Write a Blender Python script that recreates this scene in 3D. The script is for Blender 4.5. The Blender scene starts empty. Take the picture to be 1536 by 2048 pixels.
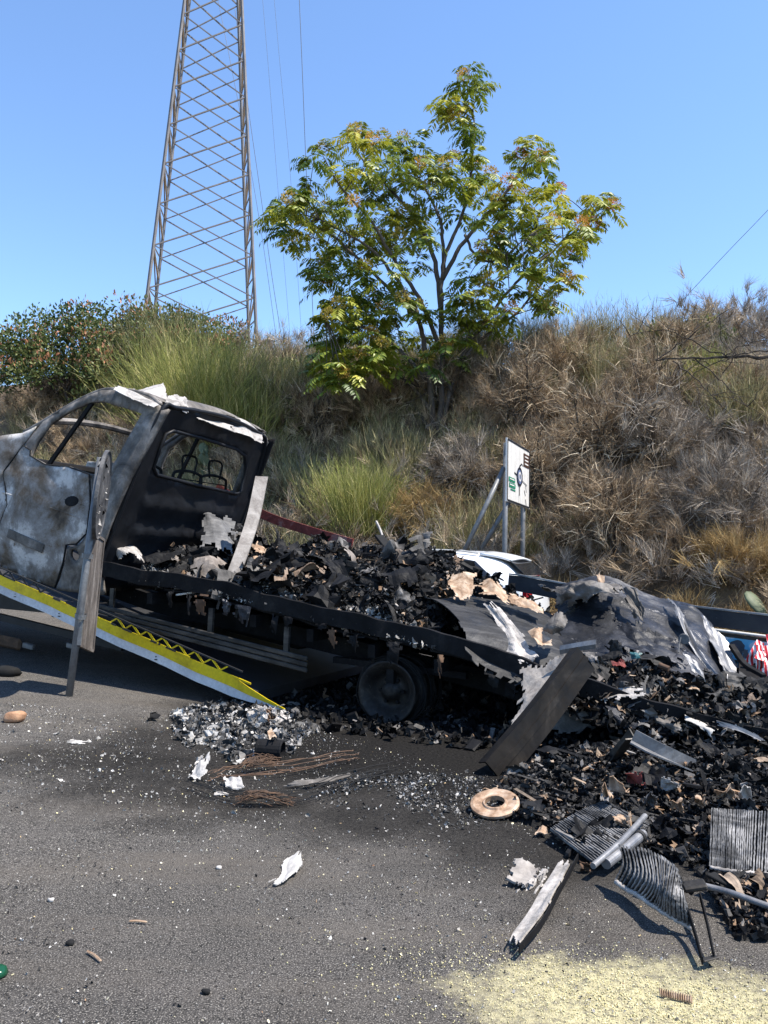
import bpy, math, random
import numpy as np
from mathutils import Vector, Matrix
from mathutils.geometry import delaunay_2d_cdt

SC = bpy.context.scene
COL = SC.collection
RAD = math.radians
rng = np.random.default_rng(7)

# ------------------------------------------------------------------ camera
PITCH, ROLL, FOC = RAD(3.43), RAD(1.3), 1600.0
CAM = np.array([0.0, 0.0, 1.25])
_F = np.array([0, math.cos(PITCH), math.sin(PITCH)])
_r = np.array([1.0, 0, 0]); _u = np.array([0, -math.sin(PITCH), math.cos(PITCH)])
_R = math.cos(ROLL) * _r + math.sin(ROLL) * _u
_U = -math.sin(ROLL) * _r + math.cos(ROLL) * _u
cd = bpy.data.cameras.new('camera'); cam = bpy.data.objects.new('camera', cd); COL.objects.link(cam)
m = Matrix.Identity(4)
for i in range(3):
    m[i][0], m[i][1], m[i][2], m[i][3] = _R[i], _U[i], -_F[i], CAM[i]
cam.matrix_world = m
cd.sensor_fit = 'AUTO'; cd.sensor_width = 36.0; cd.lens = FOC / 2048 * 36.0
cd.clip_start = 0.05; cd.clip_end = 3000
SC.camera = cam

# ------------------------------------------------------------------ sky, sun, exposure
SUN_AZ = (1.0, -0.30)                       # horizontal direction towards the sun
SUN_EL = RAD(61)
w_ = bpy.data.worlds.new('World'); SC.world = w_; w_.use_nodes = True
nt = w_.node_tree; nt.nodes.clear()
sky = nt.nodes.new('ShaderNodeTexSky'); sky.sky_type = 'NISHITA'; sky.sun_disc = False
sky.sun_elevation = SUN_EL
sky.sun_rotation = math.atan2(SUN_AZ[0], SUN_AZ[1])
sky.altitude = 50; sky.air_density = 1.0; sky.dust_density = 0.0; sky.ozone_density = 6.0
bg = nt.nodes.new('ShaderNodeBackground'); bg.inputs['Strength'].default_value = 0.15
wo = nt.nodes.new('ShaderNodeOutputWorld')
nt.links.new(sky.outputs[0], bg.inputs[0]); nt.links.new(bg.outputs[0], wo.inputs[0])
sl = bpy.data.lights.new('sun', 'SUN'); so = bpy.data.objects.new('sun', sl); COL.objects.link(so)
sl.energy = 5.0; sl.angle = RAD(0.53); sl.color = (1.0, 0.93, 0.83)
_h = math.hypot(*SUN_AZ)
sd = Vector((SUN_AZ[0] / _h * math.cos(SUN_EL), SUN_AZ[1] / _h * math.cos(SUN_EL), math.sin(SUN_EL)))
so.rotation_euler = sd.to_track_quat('Z', 'Y').to_euler(); so.location = (20, 10, 40)
SC.view_settings.view_transform = 'Standard'; SC.view_settings.look = 'None'
SC.view_settings.exposure = 1.0; SC.view_settings.gamma = 1.0; SC.view_settings.use_curve_mapping = False
SC.cycles.max_bounces = 6; SC.cycles.diffuse_bounces = 3; SC.cycles.glossy_bounces = 2
SC.cycles.transparent_max_bounces = 4; SC.cycles.caustics_reflective = False; SC.cycles.caustics_refractive = False

# ------------------------------------------------------------------ frames of reference
YAW = RAD(24.5)                              # the road, the lorry and the embankment all run this way
A_ = np.array([math.cos(YAW), -math.sin(YAW), 0.0])     # along the lorry, towards its tail
B_ = np.array([math.sin(YAW), math.cos(YAW), 0.0])      # across it, away from the viewer
O_ = np.array([-0.003, 6.18, 0.0])                      # under its rear wheel, near side

def W(t, w, z):
    t, w, z = np.broadcast_arrays(np.asarray(t, float), np.asarray(w, float), np.asarray(z, float))
    return O_ + t[..., None] * A_ + w[..., None] * B_ + z[..., None] * np.array([0, 0, 1.0])
def LOC(p):
    q = np.asarray(p) - O_
    return np.stack([q @ A_, q @ B_, q[..., 2]], -1)
def _ray(x, y): return _F + (x - 768) / FOC * _R + (1024 - y) / FOC * _U
def road_z(t):
    "the carriageway climbs gently towards the cab end"
    return .05 * np.log1p(np.exp(np.clip(-(np.asarray(t, float) + .5) * 4, -30, 36))) / 4
def road_zP(P): return road_z((np.asarray(P)[:, :2] - O_[:2]) @ A_[:2])
def G(x, y, z=0.0):
    d = _ray(x, y); g = 0.0
    for _ in range(8):
        p = CAM + d * ((z + g - CAM[2]) / d[2]); g = float(road_z((p - O_) @ A_))
    return p
def S(x, y, w):
    "point of the upright plane w metres behind the lorry's near side"
    d = _ray(x, y); k = ((O_ - CAM) @ B_ + w) / (d @ B_); return CAM + d * k
def SL(x, y, w): return LOC(S(x, y, w))
def D(x, y, dep):
    d = _ray(x, y); return CAM + d * (dep / d[1])

# ------------------------------------------------------------------ mesh helpers
ORG = {}
def mesh(name, V, F, smooth=False, rnd=None):
    V = np.asarray(V, np.float32)
    me = bpy.data.meshes.new(name)
    if isinstance(F, np.ndarray):
        k = F.shape[1]; n = len(F)
        me.vertices.add(len(V)); me.vertices.foreach_set('co', V.ravel())
        me.loops.add(n * k); me.loops.foreach_set('vertex_index', F.astype(np.int32).ravel())
        me.polygons.add(n)
        me.polygons.foreach_set('loop_start', np.arange(0, n * k, k, dtype=np.int32))
        me.update(calc_edges=True)
    else:
        me.from_pydata(V.tolist(), [], [tuple(int(i) for i in f) for f in F]); me.update()
    me.polygons.foreach_set('use_smooth', np.full(len(me.polygons), bool(smooth)))
    if rnd is not None:
        a = me.attributes.new('rnd', 'FLOAT', 'POINT'); a.data.foreach_set('value', np.asarray(rnd, np.float32))
    return me

def tag(o, label=None, cat=None, group=None, kind=None):
    if label: o['label'] = label
    if cat: o['category'] = cat
    if group: o['group'] = group
    if kind: o['kind'] = kind
    return o

def thing(name, loc, label, cat, group=None, kind=None):
    o = bpy.data.objects.new(name, None); COL.objects.link(o)
    o.location = tuple(float(v) for v in loc); o.empty_display_size = 0.1
    ORG[o.name] = np.asarray(loc, float)
    return tag(o, label, cat, group, kind)

def obj(name, VF, mat, parent=None, label=None, cat=None, group=None, kind=None, smooth=False, solid=0, bevel=0, me=None):
    """VF = (verts in world space, faces[, rnd]); parts keep the origin of their thing"""
    V = np.asarray(VF[0], float); rn = VF[2] if len(VF) > 2 else None
    if parent is not None: org = ORG[parent.name]
    else:
        mn, mx = V.min(0), V.max(0); org = np.array([(mn[0] + mx[0]) / 2, (mn[1] + mx[1]) / 2, mn[2]])
    me = mesh(name, V - org, VF[1], smooth, rn)
    me.materials.append(mat)
    o = bpy.data.objects.new(name, me); COL.objects.link(o)
    if parent is not None: o.parent = parent
    else: o.location = tuple(float(v) for v in org)
    ORG[o.name] = org
    if solid:
        s = o.modifiers.new('thickness', 'SOLIDIFY'); s.thickness = solid; s.offset = 0
    if bevel:
        b = o.modifiers.new('edge', 'BEVEL'); b.width = bevel; b.segments = 1; b.limit_method = 'ANGLE'
    return tag(o, label, cat, group, kind)

def nrm(v):
    v = np.asarray(v, float); return v / (np.linalg.norm(v, axis=-1, keepdims=True) + 1e-12)

def vnoise(P, scale, seed, octaves=3):
    "cheap smooth noise: sums of sines with random directions, about -1..1"
    r = np.random.default_rng(seed); P = np.asarray(P, float); out = np.zeros(P.shape[:-1]); amp = 1.0; tot = 0; s = scale
    for o in range(octaves):
        for k in range(4):
            d = nrm(r.normal(size=P.shape[-1])); out += amp * np.sin(P @ d * s * 2 * math.pi * r.uniform(.7, 1.3) + r.uniform(0, 6.28))
        tot += amp * 2.2; amp *= .5; s *= 2.1
    return out / tot

def creases(UV, n, seed, lo=0.15, hi=1.0):
    "sum of sharp folds over a unit square"
    r = np.random.default_rng(seed); out = np.zeros(UV.shape[:-1])
    for k in range(n):
        a = r.uniform(0, 6.28); d = np.array([math.cos(a), math.sin(a)]); c = r.uniform(0, 1, 2)
        s = (UV - c) @ d; wdt = r.uniform(lo, hi)
        out += r.choice([-1, 1]) * np.maximum(0, 1 - np.abs(s) / wdt) * wdt * r.uniform(.4, 1)
    return out

class MB:
    def __init__(s): s.v = []; s.f = []; s.r = []; s.n = 0
    def add(s, V, F, r=None):
        V = np.asarray(V, float).reshape(-1, 3); s.v.append(V)
        s.f += [tuple(i + s.n for i in f) for f in F]
        s.r.append(np.full(len(V), random.random() if r is None else r)); s.n += len(V); return s
    def box(s, c, ax, h, r=None):
        c = np.asarray(c, float); X, Y, Z = [np.asarray(a, float) for a in ax]
        V = [c + X * h[0] * i + Y * h[1] * j + Z * h[2] * k for i in (-1, 1) for j in (-1, 1) for k in (-1, 1)]
        return s.add(V, [(0, 1, 3, 2), (4, 6, 7, 5), (0, 4, 5, 1), (2, 3, 7, 6), (0, 2, 6, 4), (1, 5, 7, 3)], r)
    def bar(s, p, q, a, b, up=(0, 0, 1), r=None):
        p = np.asarray(p, float); q = np.asarray(q, float); d = nrm(q - p)
        sd_ = np.cross(d, up); sd_ = nrm(sd_ if np.linalg.norm(sd_) > 1e-4 else np.cross(d, (1, 0, 0))); u2 = np.cross(sd_, d)
        return s.box((p + q) / 2, (d, sd_, u2), (np.linalg.norm(q - p) / 2, a / 2, b / 2), r)
    def tube(s, P, R, n=8, cap=True, r=None, squash=None):
        P = np.asarray(P, float); k = len(P); R = np.broadcast_to(np.asarray(R, float), (k,))
        T = nrm(np.gradient(P, axis=0)); ref = np.array([0, 0, 1.0]) if abs(T[0][2]) < .9 else np.array([1.0, 0, 0])
        V = []; a = np.linspace(0, 2 * math.pi, n, endpoint=False)
        for i in range(k):
            x = nrm(np.cross(T[i], ref)); y = np.cross(T[i], x); ref = -np.cross(T[i], x) if False else ref
            V.append(P[i] + R[i] * (np.cos(a)[:, None] * x + np.sin(a)[:, None] * y))
        F = [(i * n + j, i * n + (j + 1) % n, (i + 1) * n + (j + 1) % n, (i + 1) * n + j) for i in range(k - 1) for j in range(n)]
        if cap: F += [tuple(range(n))[::-1], tuple((k - 1) * n + j for j in range(n))]
        return s.add(np.concatenate(V), F, r)
    def extrude(s, prof, P, up=(0, 0, 1), r=None, closed=True, side=None):
        "sweep a 2D profile (side, up) along points P"
        P = np.asarray(P, float); prof = np.asarray(prof, float); n = len(prof); V = []
        T = nrm(np.gradient(P, axis=0))
        for i in range(len(P)):
            x = nrm(np.cross(T[i], up)) if side is None else nrm(side); y = np.cross(x, T[i])
            V.append(P[i] + prof[:, :1] * x + prof[:, 1:] * y)
        m_ = n if closed else n - 1
        F = [(i * n + j, i * n + (j + 1) % n, (i + 1) * n + (j + 1) % n, (i + 1) * n + j) for i in range(len(P) - 1) for j in range(m_)]
        if closed: F += [tuple(range(n))[::-1], tuple((len(P) - 1) * n + j for j in range(n))]
        return s.add(np.concatenate(V), F, r)
    def lathe(s, c, ax, prof, n=32, r=None, close=False):
        "prof: (radius, along axis) list"
        c = np.asarray(c, float); ax = nrm(ax); x = nrm(np.cross(ax, (0, 0, 1) if abs(ax[2]) < .9 else (1, 0, 0))); y = np.cross(ax, x)
        a = np.linspace(0, 2 * math.pi, n, endpoint=False); V = []
        for (ra, h) in prof: V.append(c + ax * h + ra * (np.cos(a)[:, None] * x + np.sin(a)[:, None] * y))
        k = len(prof); e = k if close else k - 1
        F = [(i * n + j, i * n + (j + 1) % n, ((i + 1) % k) * n + (j + 1) % n, ((i + 1) % k) * n + j) for i in range(e) for j in range(n)]
        return s.add(np.concatenate(V), F, r)
    def out(s): return np.concatenate(s.v), s.f, np.concatenate(s.r)

def cat_interp(C, n, axis):
    "Catmull-Rom resample of control points along an axis to n samples"
    C = np.moveaxis(np.asarray(C, float), axis, 0); k = len(C)
    if k == 2:
        u = np.linspace(0, 1, n).reshape((-1,) + (1,) * (C.ndim - 1)); out = C[0] * (1 - u) + C[1] * u
        return np.moveaxis(out, 0, axis)
    P = np.concatenate([[2 * C[0] - C[1]], C, [2 * C[-1] - C[-2]]])
    x = np.linspace(0, k - 1, n); i = np.minimum(x.astype(int), k - 2); u = (x - i).reshape((-1,) + (1,) * (C.ndim - 1))
    p0, p1, p2, p3 = P[i], P[i + 1], P[i + 2], P[i + 3]
    out = .5 * (2 * p1 + (p2 - p0) * u + (2 * p0 - 5 * p1 + 4 * p2 - p3) * u ** 2 + (3 * p1 - p0 - 3 * p2 + p3) * u ** 3)
    return np.moveaxis(out, 0, axis)

def grid_faces(nu, nv):
    i, j = np.meshgrid(np.arange(nu - 1), np.arange(nv - 1), indexing='ij'); a = (i * nv + j).ravel()
    return np.stack([a, a + 1, a + nv + 1, a + nv], 1)

def sheet(ctrl, nu=24, nv=24, amp=.03, folds=10, seed=1, tear=.12, fine=.0, lo=.06, hi=.4):
    "crumpled, torn sheet through a grid of control points; returns verts, faces"
    P = cat_interp(cat_interp(ctrl, nu, 0), nv, 1)
    u, v = np.meshgrid(np.linspace(0, 1, nu), np.linspace(0, 1, nv), indexing='ij'); UV = np.stack([u, v], -1)
    N = nrm(np.cross(np.gradient(P, axis=0), np.gradient(P, axis=1)))
    h = creases(UV, folds, seed, lo, hi) * amp * 2.5
    if fine: h = h + vnoise(P, fine_scale(P), seed + 5, 2) * fine
    P = P + N * h[..., None]
    edge = np.minimum(np.minimum(u, 1 - u), np.minimum(v, 1 - v))
    q = vnoise(UV * 1.0, 3.1, seed + 9, 3) + .5 * vnoise(UV, 9, seed + 11, 2)
    F = grid_faces(nu, nv)
    if tear > 0:
        keepv = (edge > tear * (q + .35)).ravel()
        F = F[keepv[F].all(1)]
    use = np.unique(F); mp = np.zeros(nu * nv, int); mp[use] = np.arange(len(use))
    return P.reshape(-1, 3)[use], mp[F]
def fine_scale(P):
    L = np.linalg.norm(P[-1, 0] - P[0, 0]) + np.linalg.norm(P[0, -1] - P[0, 0]); return 6.0 / max(L, .05)

def in_poly(P, poly):
    x, y = P[:, 0], P[:, 1]; poly = np.asarray(poly, float); c = np.zeros(len(P), bool); j = len(poly) - 1
    for i in range(len(poly)):
        xi, yi = poly[i]; xj, yj = poly[j]
        c ^= ((yi > y) != (yj > y)) & (x < (xj - xi) * (y - yi) / (yj - yi + 1e-12) + xi); j = i
    return c

def panel(outer, holes=(), step=.05, jit=.25, seed=0):
    "triangulated 2D panel with openings; returns 2D points and triangles"
    r = np.random.default_rng(seed); outer = np.asarray(outer, float)
    def dense(l):
        l = np.asarray(l, float); out = []
        for i in range(len(l)):
            a, b = l[i], l[(i + 1) % len(l)]; n = max(1, int(np.linalg.norm(b - a) / step))
            out += [a + (b - a) * k / n for k in range(n)]
        return np.array(out)
    loops = [dense(outer)] + [dense(h) for h in holes]; pts = []; ed = []; n = 0
    for l in loops:
        pts.append(l); ed += [(n + i, n + (i + 1) % len(l)) for i in range(len(l))]; n += len(l)
    mn, mx = outer.min(0), outer.max(0)
    g = np.stack(np.meshgrid(np.arange(mn[0], mx[0], step), np.arange(mn[1], mx[1], step), indexing='ij'), -1).reshape(-1, 2)
    g = g + r.uniform(-jit, jit, g.shape) * step
    ok = in_poly(g, outer)
    for h in holes: ok &= ~in_poly(g, h)
    g = g[ok]; bd = np.concatenate(pts)
    d = np.min(((g[:, None] - bd[None]) ** 2).sum(-1), 1) if len(g) else np.zeros(0)
    g = g[d > (step * .45) ** 2]
    allp = np.concatenate([bd, g])
    vo, _, fo, *_r = delaunay_2d_cdt([Vector(p) for p in allp.tolist()], ed, [], 0, 1e-6)
    V = np.array([tuple(v) for v in vo]); F = np.array([f for f in fo if len(f) == 3]); c = V[F].mean(1)
    k = in_poly(c, outer)
    for h in holes: k &= ~in_poly(c, h)
    return V, F[k]

def merge(*parts):
    V = []; F = []; n = 0
    for v, f in parts:
        V.append(np.asarray(v)); F += [tuple(int(i) + n for i in q) for q in f]; n += len(v)
    return np.concatenate(V), F

# vectorised small pieces --------------------------------------------------
_CUBE = np.array([[i, j, k] for i in (-1, 1) for j in (-1, 1) for k in (-1, 1)], float)
_CF = np.array([(0, 1, 3, 2), (4, 6, 7, 5), (0, 4, 5, 1), (2, 3, 7, 6), (0, 2, 6, 4), (1, 5, 7, 3)])
def rand_rot(n, r, flat=0.0):
    "random frames; flat=1 keeps the third axis near vertical"
    z = nrm(r.normal(size=(n, 3)) * (1 - flat) + np.array([0, 0, 1.0]) * flat * 1.5); x = nrm(np.cross(z, r.normal(size=(n, 3)))); y = np.cross(z, x)
    return np.stack([x, y, z], 1)
def chips(P, half, r, flat=.6, jit=.35, rnd=None):
    "irregular angular chips at points P, half sizes (n,3)"
    n = len(P); M = rand_rot(n, r, flat)
    L = _CUBE[None] * half[:, None, :] * (1 + r.uniform(-jit, jit, (n, 8, 3)))
    V = P[:, None, :] + np.einsum('nvi,nij->nvj', L, M)
    F = (_CF[None] + (np.arange(n) * 8)[:, None, None]).reshape(-1, 4)
    rn = np.repeat(r.random(n) if rnd is None else rnd, 8)
    return V.reshape(-1, 3), F, rn
def curls(P, size, r, flat=.3, nu=4, nv=4, rnd=None, bend=2.2):
    "small bent and crinkled flakes"
    n = len(P); M = rand_rot(n, r, flat)
    u, v = np.meshgrid(np.linspace(-.5, .5, nu), np.linspace(-.5, .5, nv), indexing='ij'); u = u.ravel(); v = v.ravel()
    k = r.uniform(-bend, bend, (n, 1)); k = np.where(np.abs(k) < .3, .3, k); asp = r.uniform(.4, 1.1, (n, 1))
    x = np.sin(k * u[None]) / k; z = (1 - np.cos(k * u[None])) / k; y = v[None] * asp
    L = np.stack([x, y, z], -1) + r.normal(size=(n, nu * nv, 3)) * .09
    V = P[:, None, :] + np.einsum('nvi,nij->nvj', L * size[:, None, None], M)
    F0 = grid_faces(nu, nv); F = (F0[None] + (np.arange(n) * nu * nv)[:, None, None]).reshape(-1, 4)
    rn = np.repeat(r.random(n) if rnd is None else rnd, nu * nv)
    return V.reshape(-1, 3), F, rn
def join(*q):
    V = []; F = []; R_ = []; n = 0
    for v, f, r in q: V.append(v); F.append(f + n); R_.append(r); n += len(v)
    return np.concatenate(V), np.concatenate(F), np.concatenate(R_)
def blades(roots, dirs, length, width, r, segs=2, curve=.3, droop=.0, rnd=None, taper=.85):
    n = len(roots); d = nrm(dirs); bend = r.normal(size=(n, 3)); bend -= d * (bend * d).sum(1, keepdims=True)
    bend = nrm(bend) * (curve * r.random((n, 1))) - np.array([0, 0, 1.0]) * droop
    side = nrm(np.cross(d, r.normal(size=(n, 3)))); length = np.broadcast_to(length, (n,)); width = np.broadcast_to(width, (n,))
    V = np.zeros((n, segs + 1, 2, 3))
    for i in range(segs + 1):
        s = i / segs; c = roots + d * (length * s)[:, None] + bend * (length * s * s)[:, None]
        h = side * (width * (1 - taper * s) * .5)[:, None]; V[:, i, 0] = c - h; V[:, i, 1] = c + h
    b = (np.arange(n) * (segs + 1) * 2)[:, None, None]; i = np.arange(segs)
    f = np.stack([2 * i, 2 * i + 1, 2 * i + 3, 2 * i + 2], 1)[None]
    return V.reshape(-1, 3), (f + b).reshape(-1, 4), np.repeat(r.random(n) if rnd is None else rnd, (segs + 1) * 2)

# ------------------------------------------------------------------ materials
class N:
    def __init__(s, name):
        s.m = bpy.data.materials.new(name); s.m.use_nodes = True; s.t = s.m.node_tree; s.t.nodes.clear()
        s.o = s.t.nodes.new('ShaderNodeOutputMaterial')
        s.tc = s.t.nodes.new('ShaderNodeTexCoord')
    def n(s, t, **k):
        x = s.t.nodes.new(t)
        for a, b in k.items():
            if hasattr(x, a): setattr(x, a, b)
        return x
    def L(s, a, b): s.t.links.new(a, b)
    def noise(s, scale, detail=5, rough=.6, vec=None, dist=0):
        x = s.n('ShaderNodeTexNoise'); x.inputs['Scale'].default_value = scale; x.inputs['Detail'].default_value = detail
        x.inputs['Roughness'].default_value = rough; x.inputs['Distortion'].default_value = dist
        s.L(vec or s.tc.outputs['Object'], x.inputs['Vector']); return x.outputs[0]
    def voro(s, scale, feat='F1', vec=None, out='Distance'):
        x = s.n('ShaderNodeTexVoronoi'); x.feature = feat; x.inputs['Scale'].default_value = scale
        s.L(vec or s.tc.outputs['Object'], x.inputs['Vector']); return x.outputs[out]
    def ramp(s, fac, stops, interp='LINEAR'):
        x = s.n('ShaderNodeValToRGB'); e = x.color_ramp.elements; x.color_ramp.interpolation = interp
        while len(e) < len(stops): e.new(.5)
        for k, (p, c) in zip(e, stops):
            k.position = p; k.color = (c, c, c, 1) if isinstance(c, (int, float)) else (*c, 1)
        s.L(fac, x.inputs[0]); return x.outputs[0]
    def mix(s, fac, a, b, mode='MIX'):
        x = s.n('ShaderNodeMix'); x.data_type = 'RGBA'; x.blend_type = mode
        for v, i in ((fac, 0), (a, 6), (b, 7)):
            if hasattr(v, 'links'): s.L(v, x.inputs[i])
            elif i == 0: x.inputs[0].default_value = v
            else: x.inputs[i].default_value = (*v, 1) if not isinstance(v, (int, float)) else (v, v, v, 1)
        return x.outputs[2]
    def math(s, op, a, b=0.0, clamp=False):
        x = s.n('ShaderNodeMath'); x.operation = op; x.use_clamp = clamp
        for v, i in ((a, 0), (b, 1)):
            if hasattr(v, 'links'): s.L(v, x.inputs[i])
            else: x.inputs[i].default_value = v
        return x.outputs[0]
    def attr(s, name='rnd'):
        x = s.n('ShaderNodeAttribute'); x.attribute_name = name; return x.outputs['Fac']
    def scaled(s, sc):
        x = s.n('ShaderNodeMapping'); x.inputs['Scale'].default_value = sc; s.L(s.tc.outputs['Object'], x.inputs[0]); return x.outputs[0]
    def bsdf(s, col, rough=.7, metal=0.0, bump=None, bstr=.4, bdist=.01, spec=.3, trans=0.0):
        b = s.n('ShaderNodeBsdfPrincipled')
        for v, nm in ((col, 'Base Color'), (rough, 'Roughness'), (metal, 'Metallic')):
            if hasattr(v, 'links'): s.L(v, b.inputs[nm])
            elif nm == 'Base Color': b.inputs[nm].default_value = (*v, 1)
            else: b.inputs[nm].default_value = v
        if spec is not None: b.inputs['Specular IOR Level'].default_value = spec
        if bump is not None:
            x = s.n('ShaderNodeBump'); x.inputs['Strength'].default_value = bstr; x.inputs['Distance'].default_value = bdist
            s.L(bump, x.inputs['Height']); s.L(x.outputs[0], b.inputs['Normal'])
        if trans:
            t = s.n('ShaderNodeBsdfTranslucent'); mx = s.n('ShaderNodeMixShader'); mx.inputs[0].default_value = trans
            if hasattr(col, 'links'): s.L(col, t.inputs[0])
            else: t.inputs[0].default_value = (*col, 1)
            s.L(b.outputs[0], mx.inputs[1]); s.L(t.outputs[0], mx.inputs[2]); s.L(mx.outputs[0], s.o.inputs[0])
        else: s.L(b.outputs[0], s.o.inputs[0])
        return s.m

def burnt(name, stops, scale=2.5, rough=(.5, .9), metal=0.0, speck=None, bump=.5, bd=.008, dist=.6, streak=None, sm=40, spec=.25):
    "heat-stained metal: big blotches, small speckle, relief"
    k = N(name); v = k.scaled(streak) if streak else None
    big = k.noise(scale, 7, .68, v, dist); c = k.ramp(big, stops); fine = k.noise(sm, 4, .7)
    c = k.mix(k.ramp(fine, [(.30, .55), (.62, 1.0)]), k.mix(.5, c, (.01, .01, .012)), c)
    if speck:
        s2 = k.ramp(k.noise(scale * 7, 5, .75), [(speck[0], 0.0), (speck[0] + .06, 1.0)]); c = k.mix(s2, c, speck[1])
    rg = k.ramp(k.noise(scale * 2.3, 4), [(.35, rough[0]), (.65, rough[1])])
    h = k.math('ADD', k.noise(sm * .7, 5, .7), k.math('MULTIPLY', k.noise(scale * 3, 3), 1.5))
    return k.bsdf(c, rg, metal, h, bump, bd, spec)

def attr_mat(name, stops, rough=.75, trans=0.0, vary=None, spec=.3, interp='LINEAR', bump=None):
    k = N(name); c = k.ramp(k.attr(), stops, interp)
    if vary: c = k.mix(k.ramp(k.noise(vary[0], 3), [(.35, 0.0), (.65, 1.0)]), c, k.mix(1.0, c, vary[1], 'MULTIPLY'))
    return k.bsdf(c, rough, 0, k.noise(bump, 4) if bump else None, .5, .01, spec, trans)

def plain(name, col, rough=.6, metal=0.0, sc=8, var=.35, bump=.15, sm=60):
    k = N(name); c = k.mix(k.ramp(k.noise(sc, 5, .65), [(.3, 0.0), (.7, 1.0)]), tuple(x * (1 - var) for x in col), col)
    return k.bsdf(c, rough, metal, k.noise(sm, 3), bump, .004)
# ================================================================== SETTING
def road_material():
    k = N('asphalt'); pos = k.tc.outputs['Object']
    def dot(v, off):
        x = k.n('ShaderNodeVectorMath'); x.operation = 'DOT_PRODUCT'; k.L(pos, x.inputs[0]); x.inputs[1].default_value = tuple(v)
        return k.math('SUBTRACT', x.outputs['Value'], off)
    t = dot(A_, float(O_ @ A_)); w = dot(B_, float(O_ @ B_))
    big = k.noise(.55, 5, .6); mid = k.noise(3.0, 6, .65); fine = k.noise(55, 4, .7); grit = k.noise(190, 3, .6)
    base = k.ramp(big, [(.3, (.074, .068, .062)), (.55, (.092, .085, .079)), (.75, (.120, .111, .103))])
    base = k.mix(k.ramp(mid, [(.35, .0), (.7, .75)]), base, (.046, .044, .042))
    base = k.mix(k.ramp(fine, [(.36, .85), (.52, 0.0)]), base, (.016, .016, .016))
    base = k.mix(k.ramp(grit, [(.55, 0.0), (.63, .9)]), base, (.30, .28, .25))
    base = k.mix(k.ramp(grit, [(.30, .8), (.42, 0.0)]), base, (.012, .012, .012))
    # dust streaks along the carriageway
    v = k.n('ShaderNodeMapping'); v.inputs['Rotation'].default_value = (0, 0, YAW); v.inputs['Scale'].default_value = (.35, 2.2, 1); k.L(pos, v.inputs[0])
    dust = k.noise(1.3, 6, .7, v.outputs[0]); base = k.mix(k.ramp(dust, [(.48, 0.0), (.74, .6)]), base, (.135, .118, .10))
    # soot thrown round the fire: strongest by the wreck
    wob = k.math('MULTIPLY', k.math('SUBTRACT', k.noise(1.1, 6, .65), .5), 2.6)
    dw = k.math('ABSOLUTE', k.math('SUBTRACT', w, 1.1)); dt = k.math('ABSOLUTE', k.math('SUBTRACT', t, .75))
    e = k.math('MAXIMUM', k.math('SUBTRACT', dw, 2.9), k.math('MULTIPLY', k.math('SUBTRACT', k.math('ABSOLUTE', k.math('SUBTRACT', t, 1.3)), 2.1), .9)); e = k.math('ADD', e, wob)
    soot = k.ramp(k.math('ADD', k.math('MULTIPLY', e, .5), .5), [(.25, 1.0), (.62, .75), (.98, 0.0)])
    c = k.mix(soot, base, k.ramp(fine, [(.35, (.004, .004, .004)), (.7, (.026, .024, .022))]))
    # pale yellow absorbent powder strewn in the foreground
    p = G(1290, 2010); x = k.n('ShaderNodeVectorMath'); x.operation = 'DISTANCE'
    mp = k.n('ShaderNodeMapping'); mp.inputs['Location'].default_value = (-p[0], -p[1], 0); k.L(pos, mp.inputs[0])
    mp2 = k.n('ShaderNodeMapping'); mp2.inputs['Rotation'].default_value = (0, 0, RAD(14)); mp2.inputs['Scale'].default_value = (1.65, 3.3, 1); k.L(mp.outputs[0], mp2.inputs[0])
    x.inputs[1].default_value = (0, 0, 0); k.L(mp2.outputs[0], x.inputs[0])
    d = k.math('ADD', x.outputs['Value'], k.math('MULTIPLY', k.math('SUBTRACT', k.noise(5, 6, .75), .5), 1.1))
    pw = k.ramp(d, [(.40, 1.0), (.75, .75), (1.05, 0.0)])
    pw = k.math('MULTIPLY', pw, k.ramp(k.noise(34, 6, .8), [(.36, .12), (.54, 1.0)]))
    pw = k.math('MULTIPLY', pw, k.ramp(k.noise(4.5, 5, .7), [(.32, .6), (.52, 1.0)]))
    c = k.mix(pw, c, k.ramp(k.noise(90, 3), [(.3, (.42, .37, .20)), (.7, (.56, .51, .32))]))
    # older brownish stain between the powder and the wreck
    h = k.math('ADD', k.math('MULTIPLY', fine, .8), k.math('MULTIPLY', grit, .7))
    return k.bsdf(c, .92, 0, h, .9, .014, .08)

def grid_sheet(name, t0, t1, w0, w1, nt_, nw, fn, mat_, kind='structure'):
    t, w = np.meshgrid(np.linspace(t0, t1, nt_), np.linspace(w0, w1, nw), indexing='ij')
    V = W(t, w, fn(t, w)).reshape(-1, 3); me = mesh(name, V, grid_faces(nt_, nw), True); me.materials.append(mat_)
    o = bpy.data.objects.new(name, me); COL.objects.link(o); ORG[o.name] = np.zeros(3); return tag(o, kind=kind)

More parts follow.
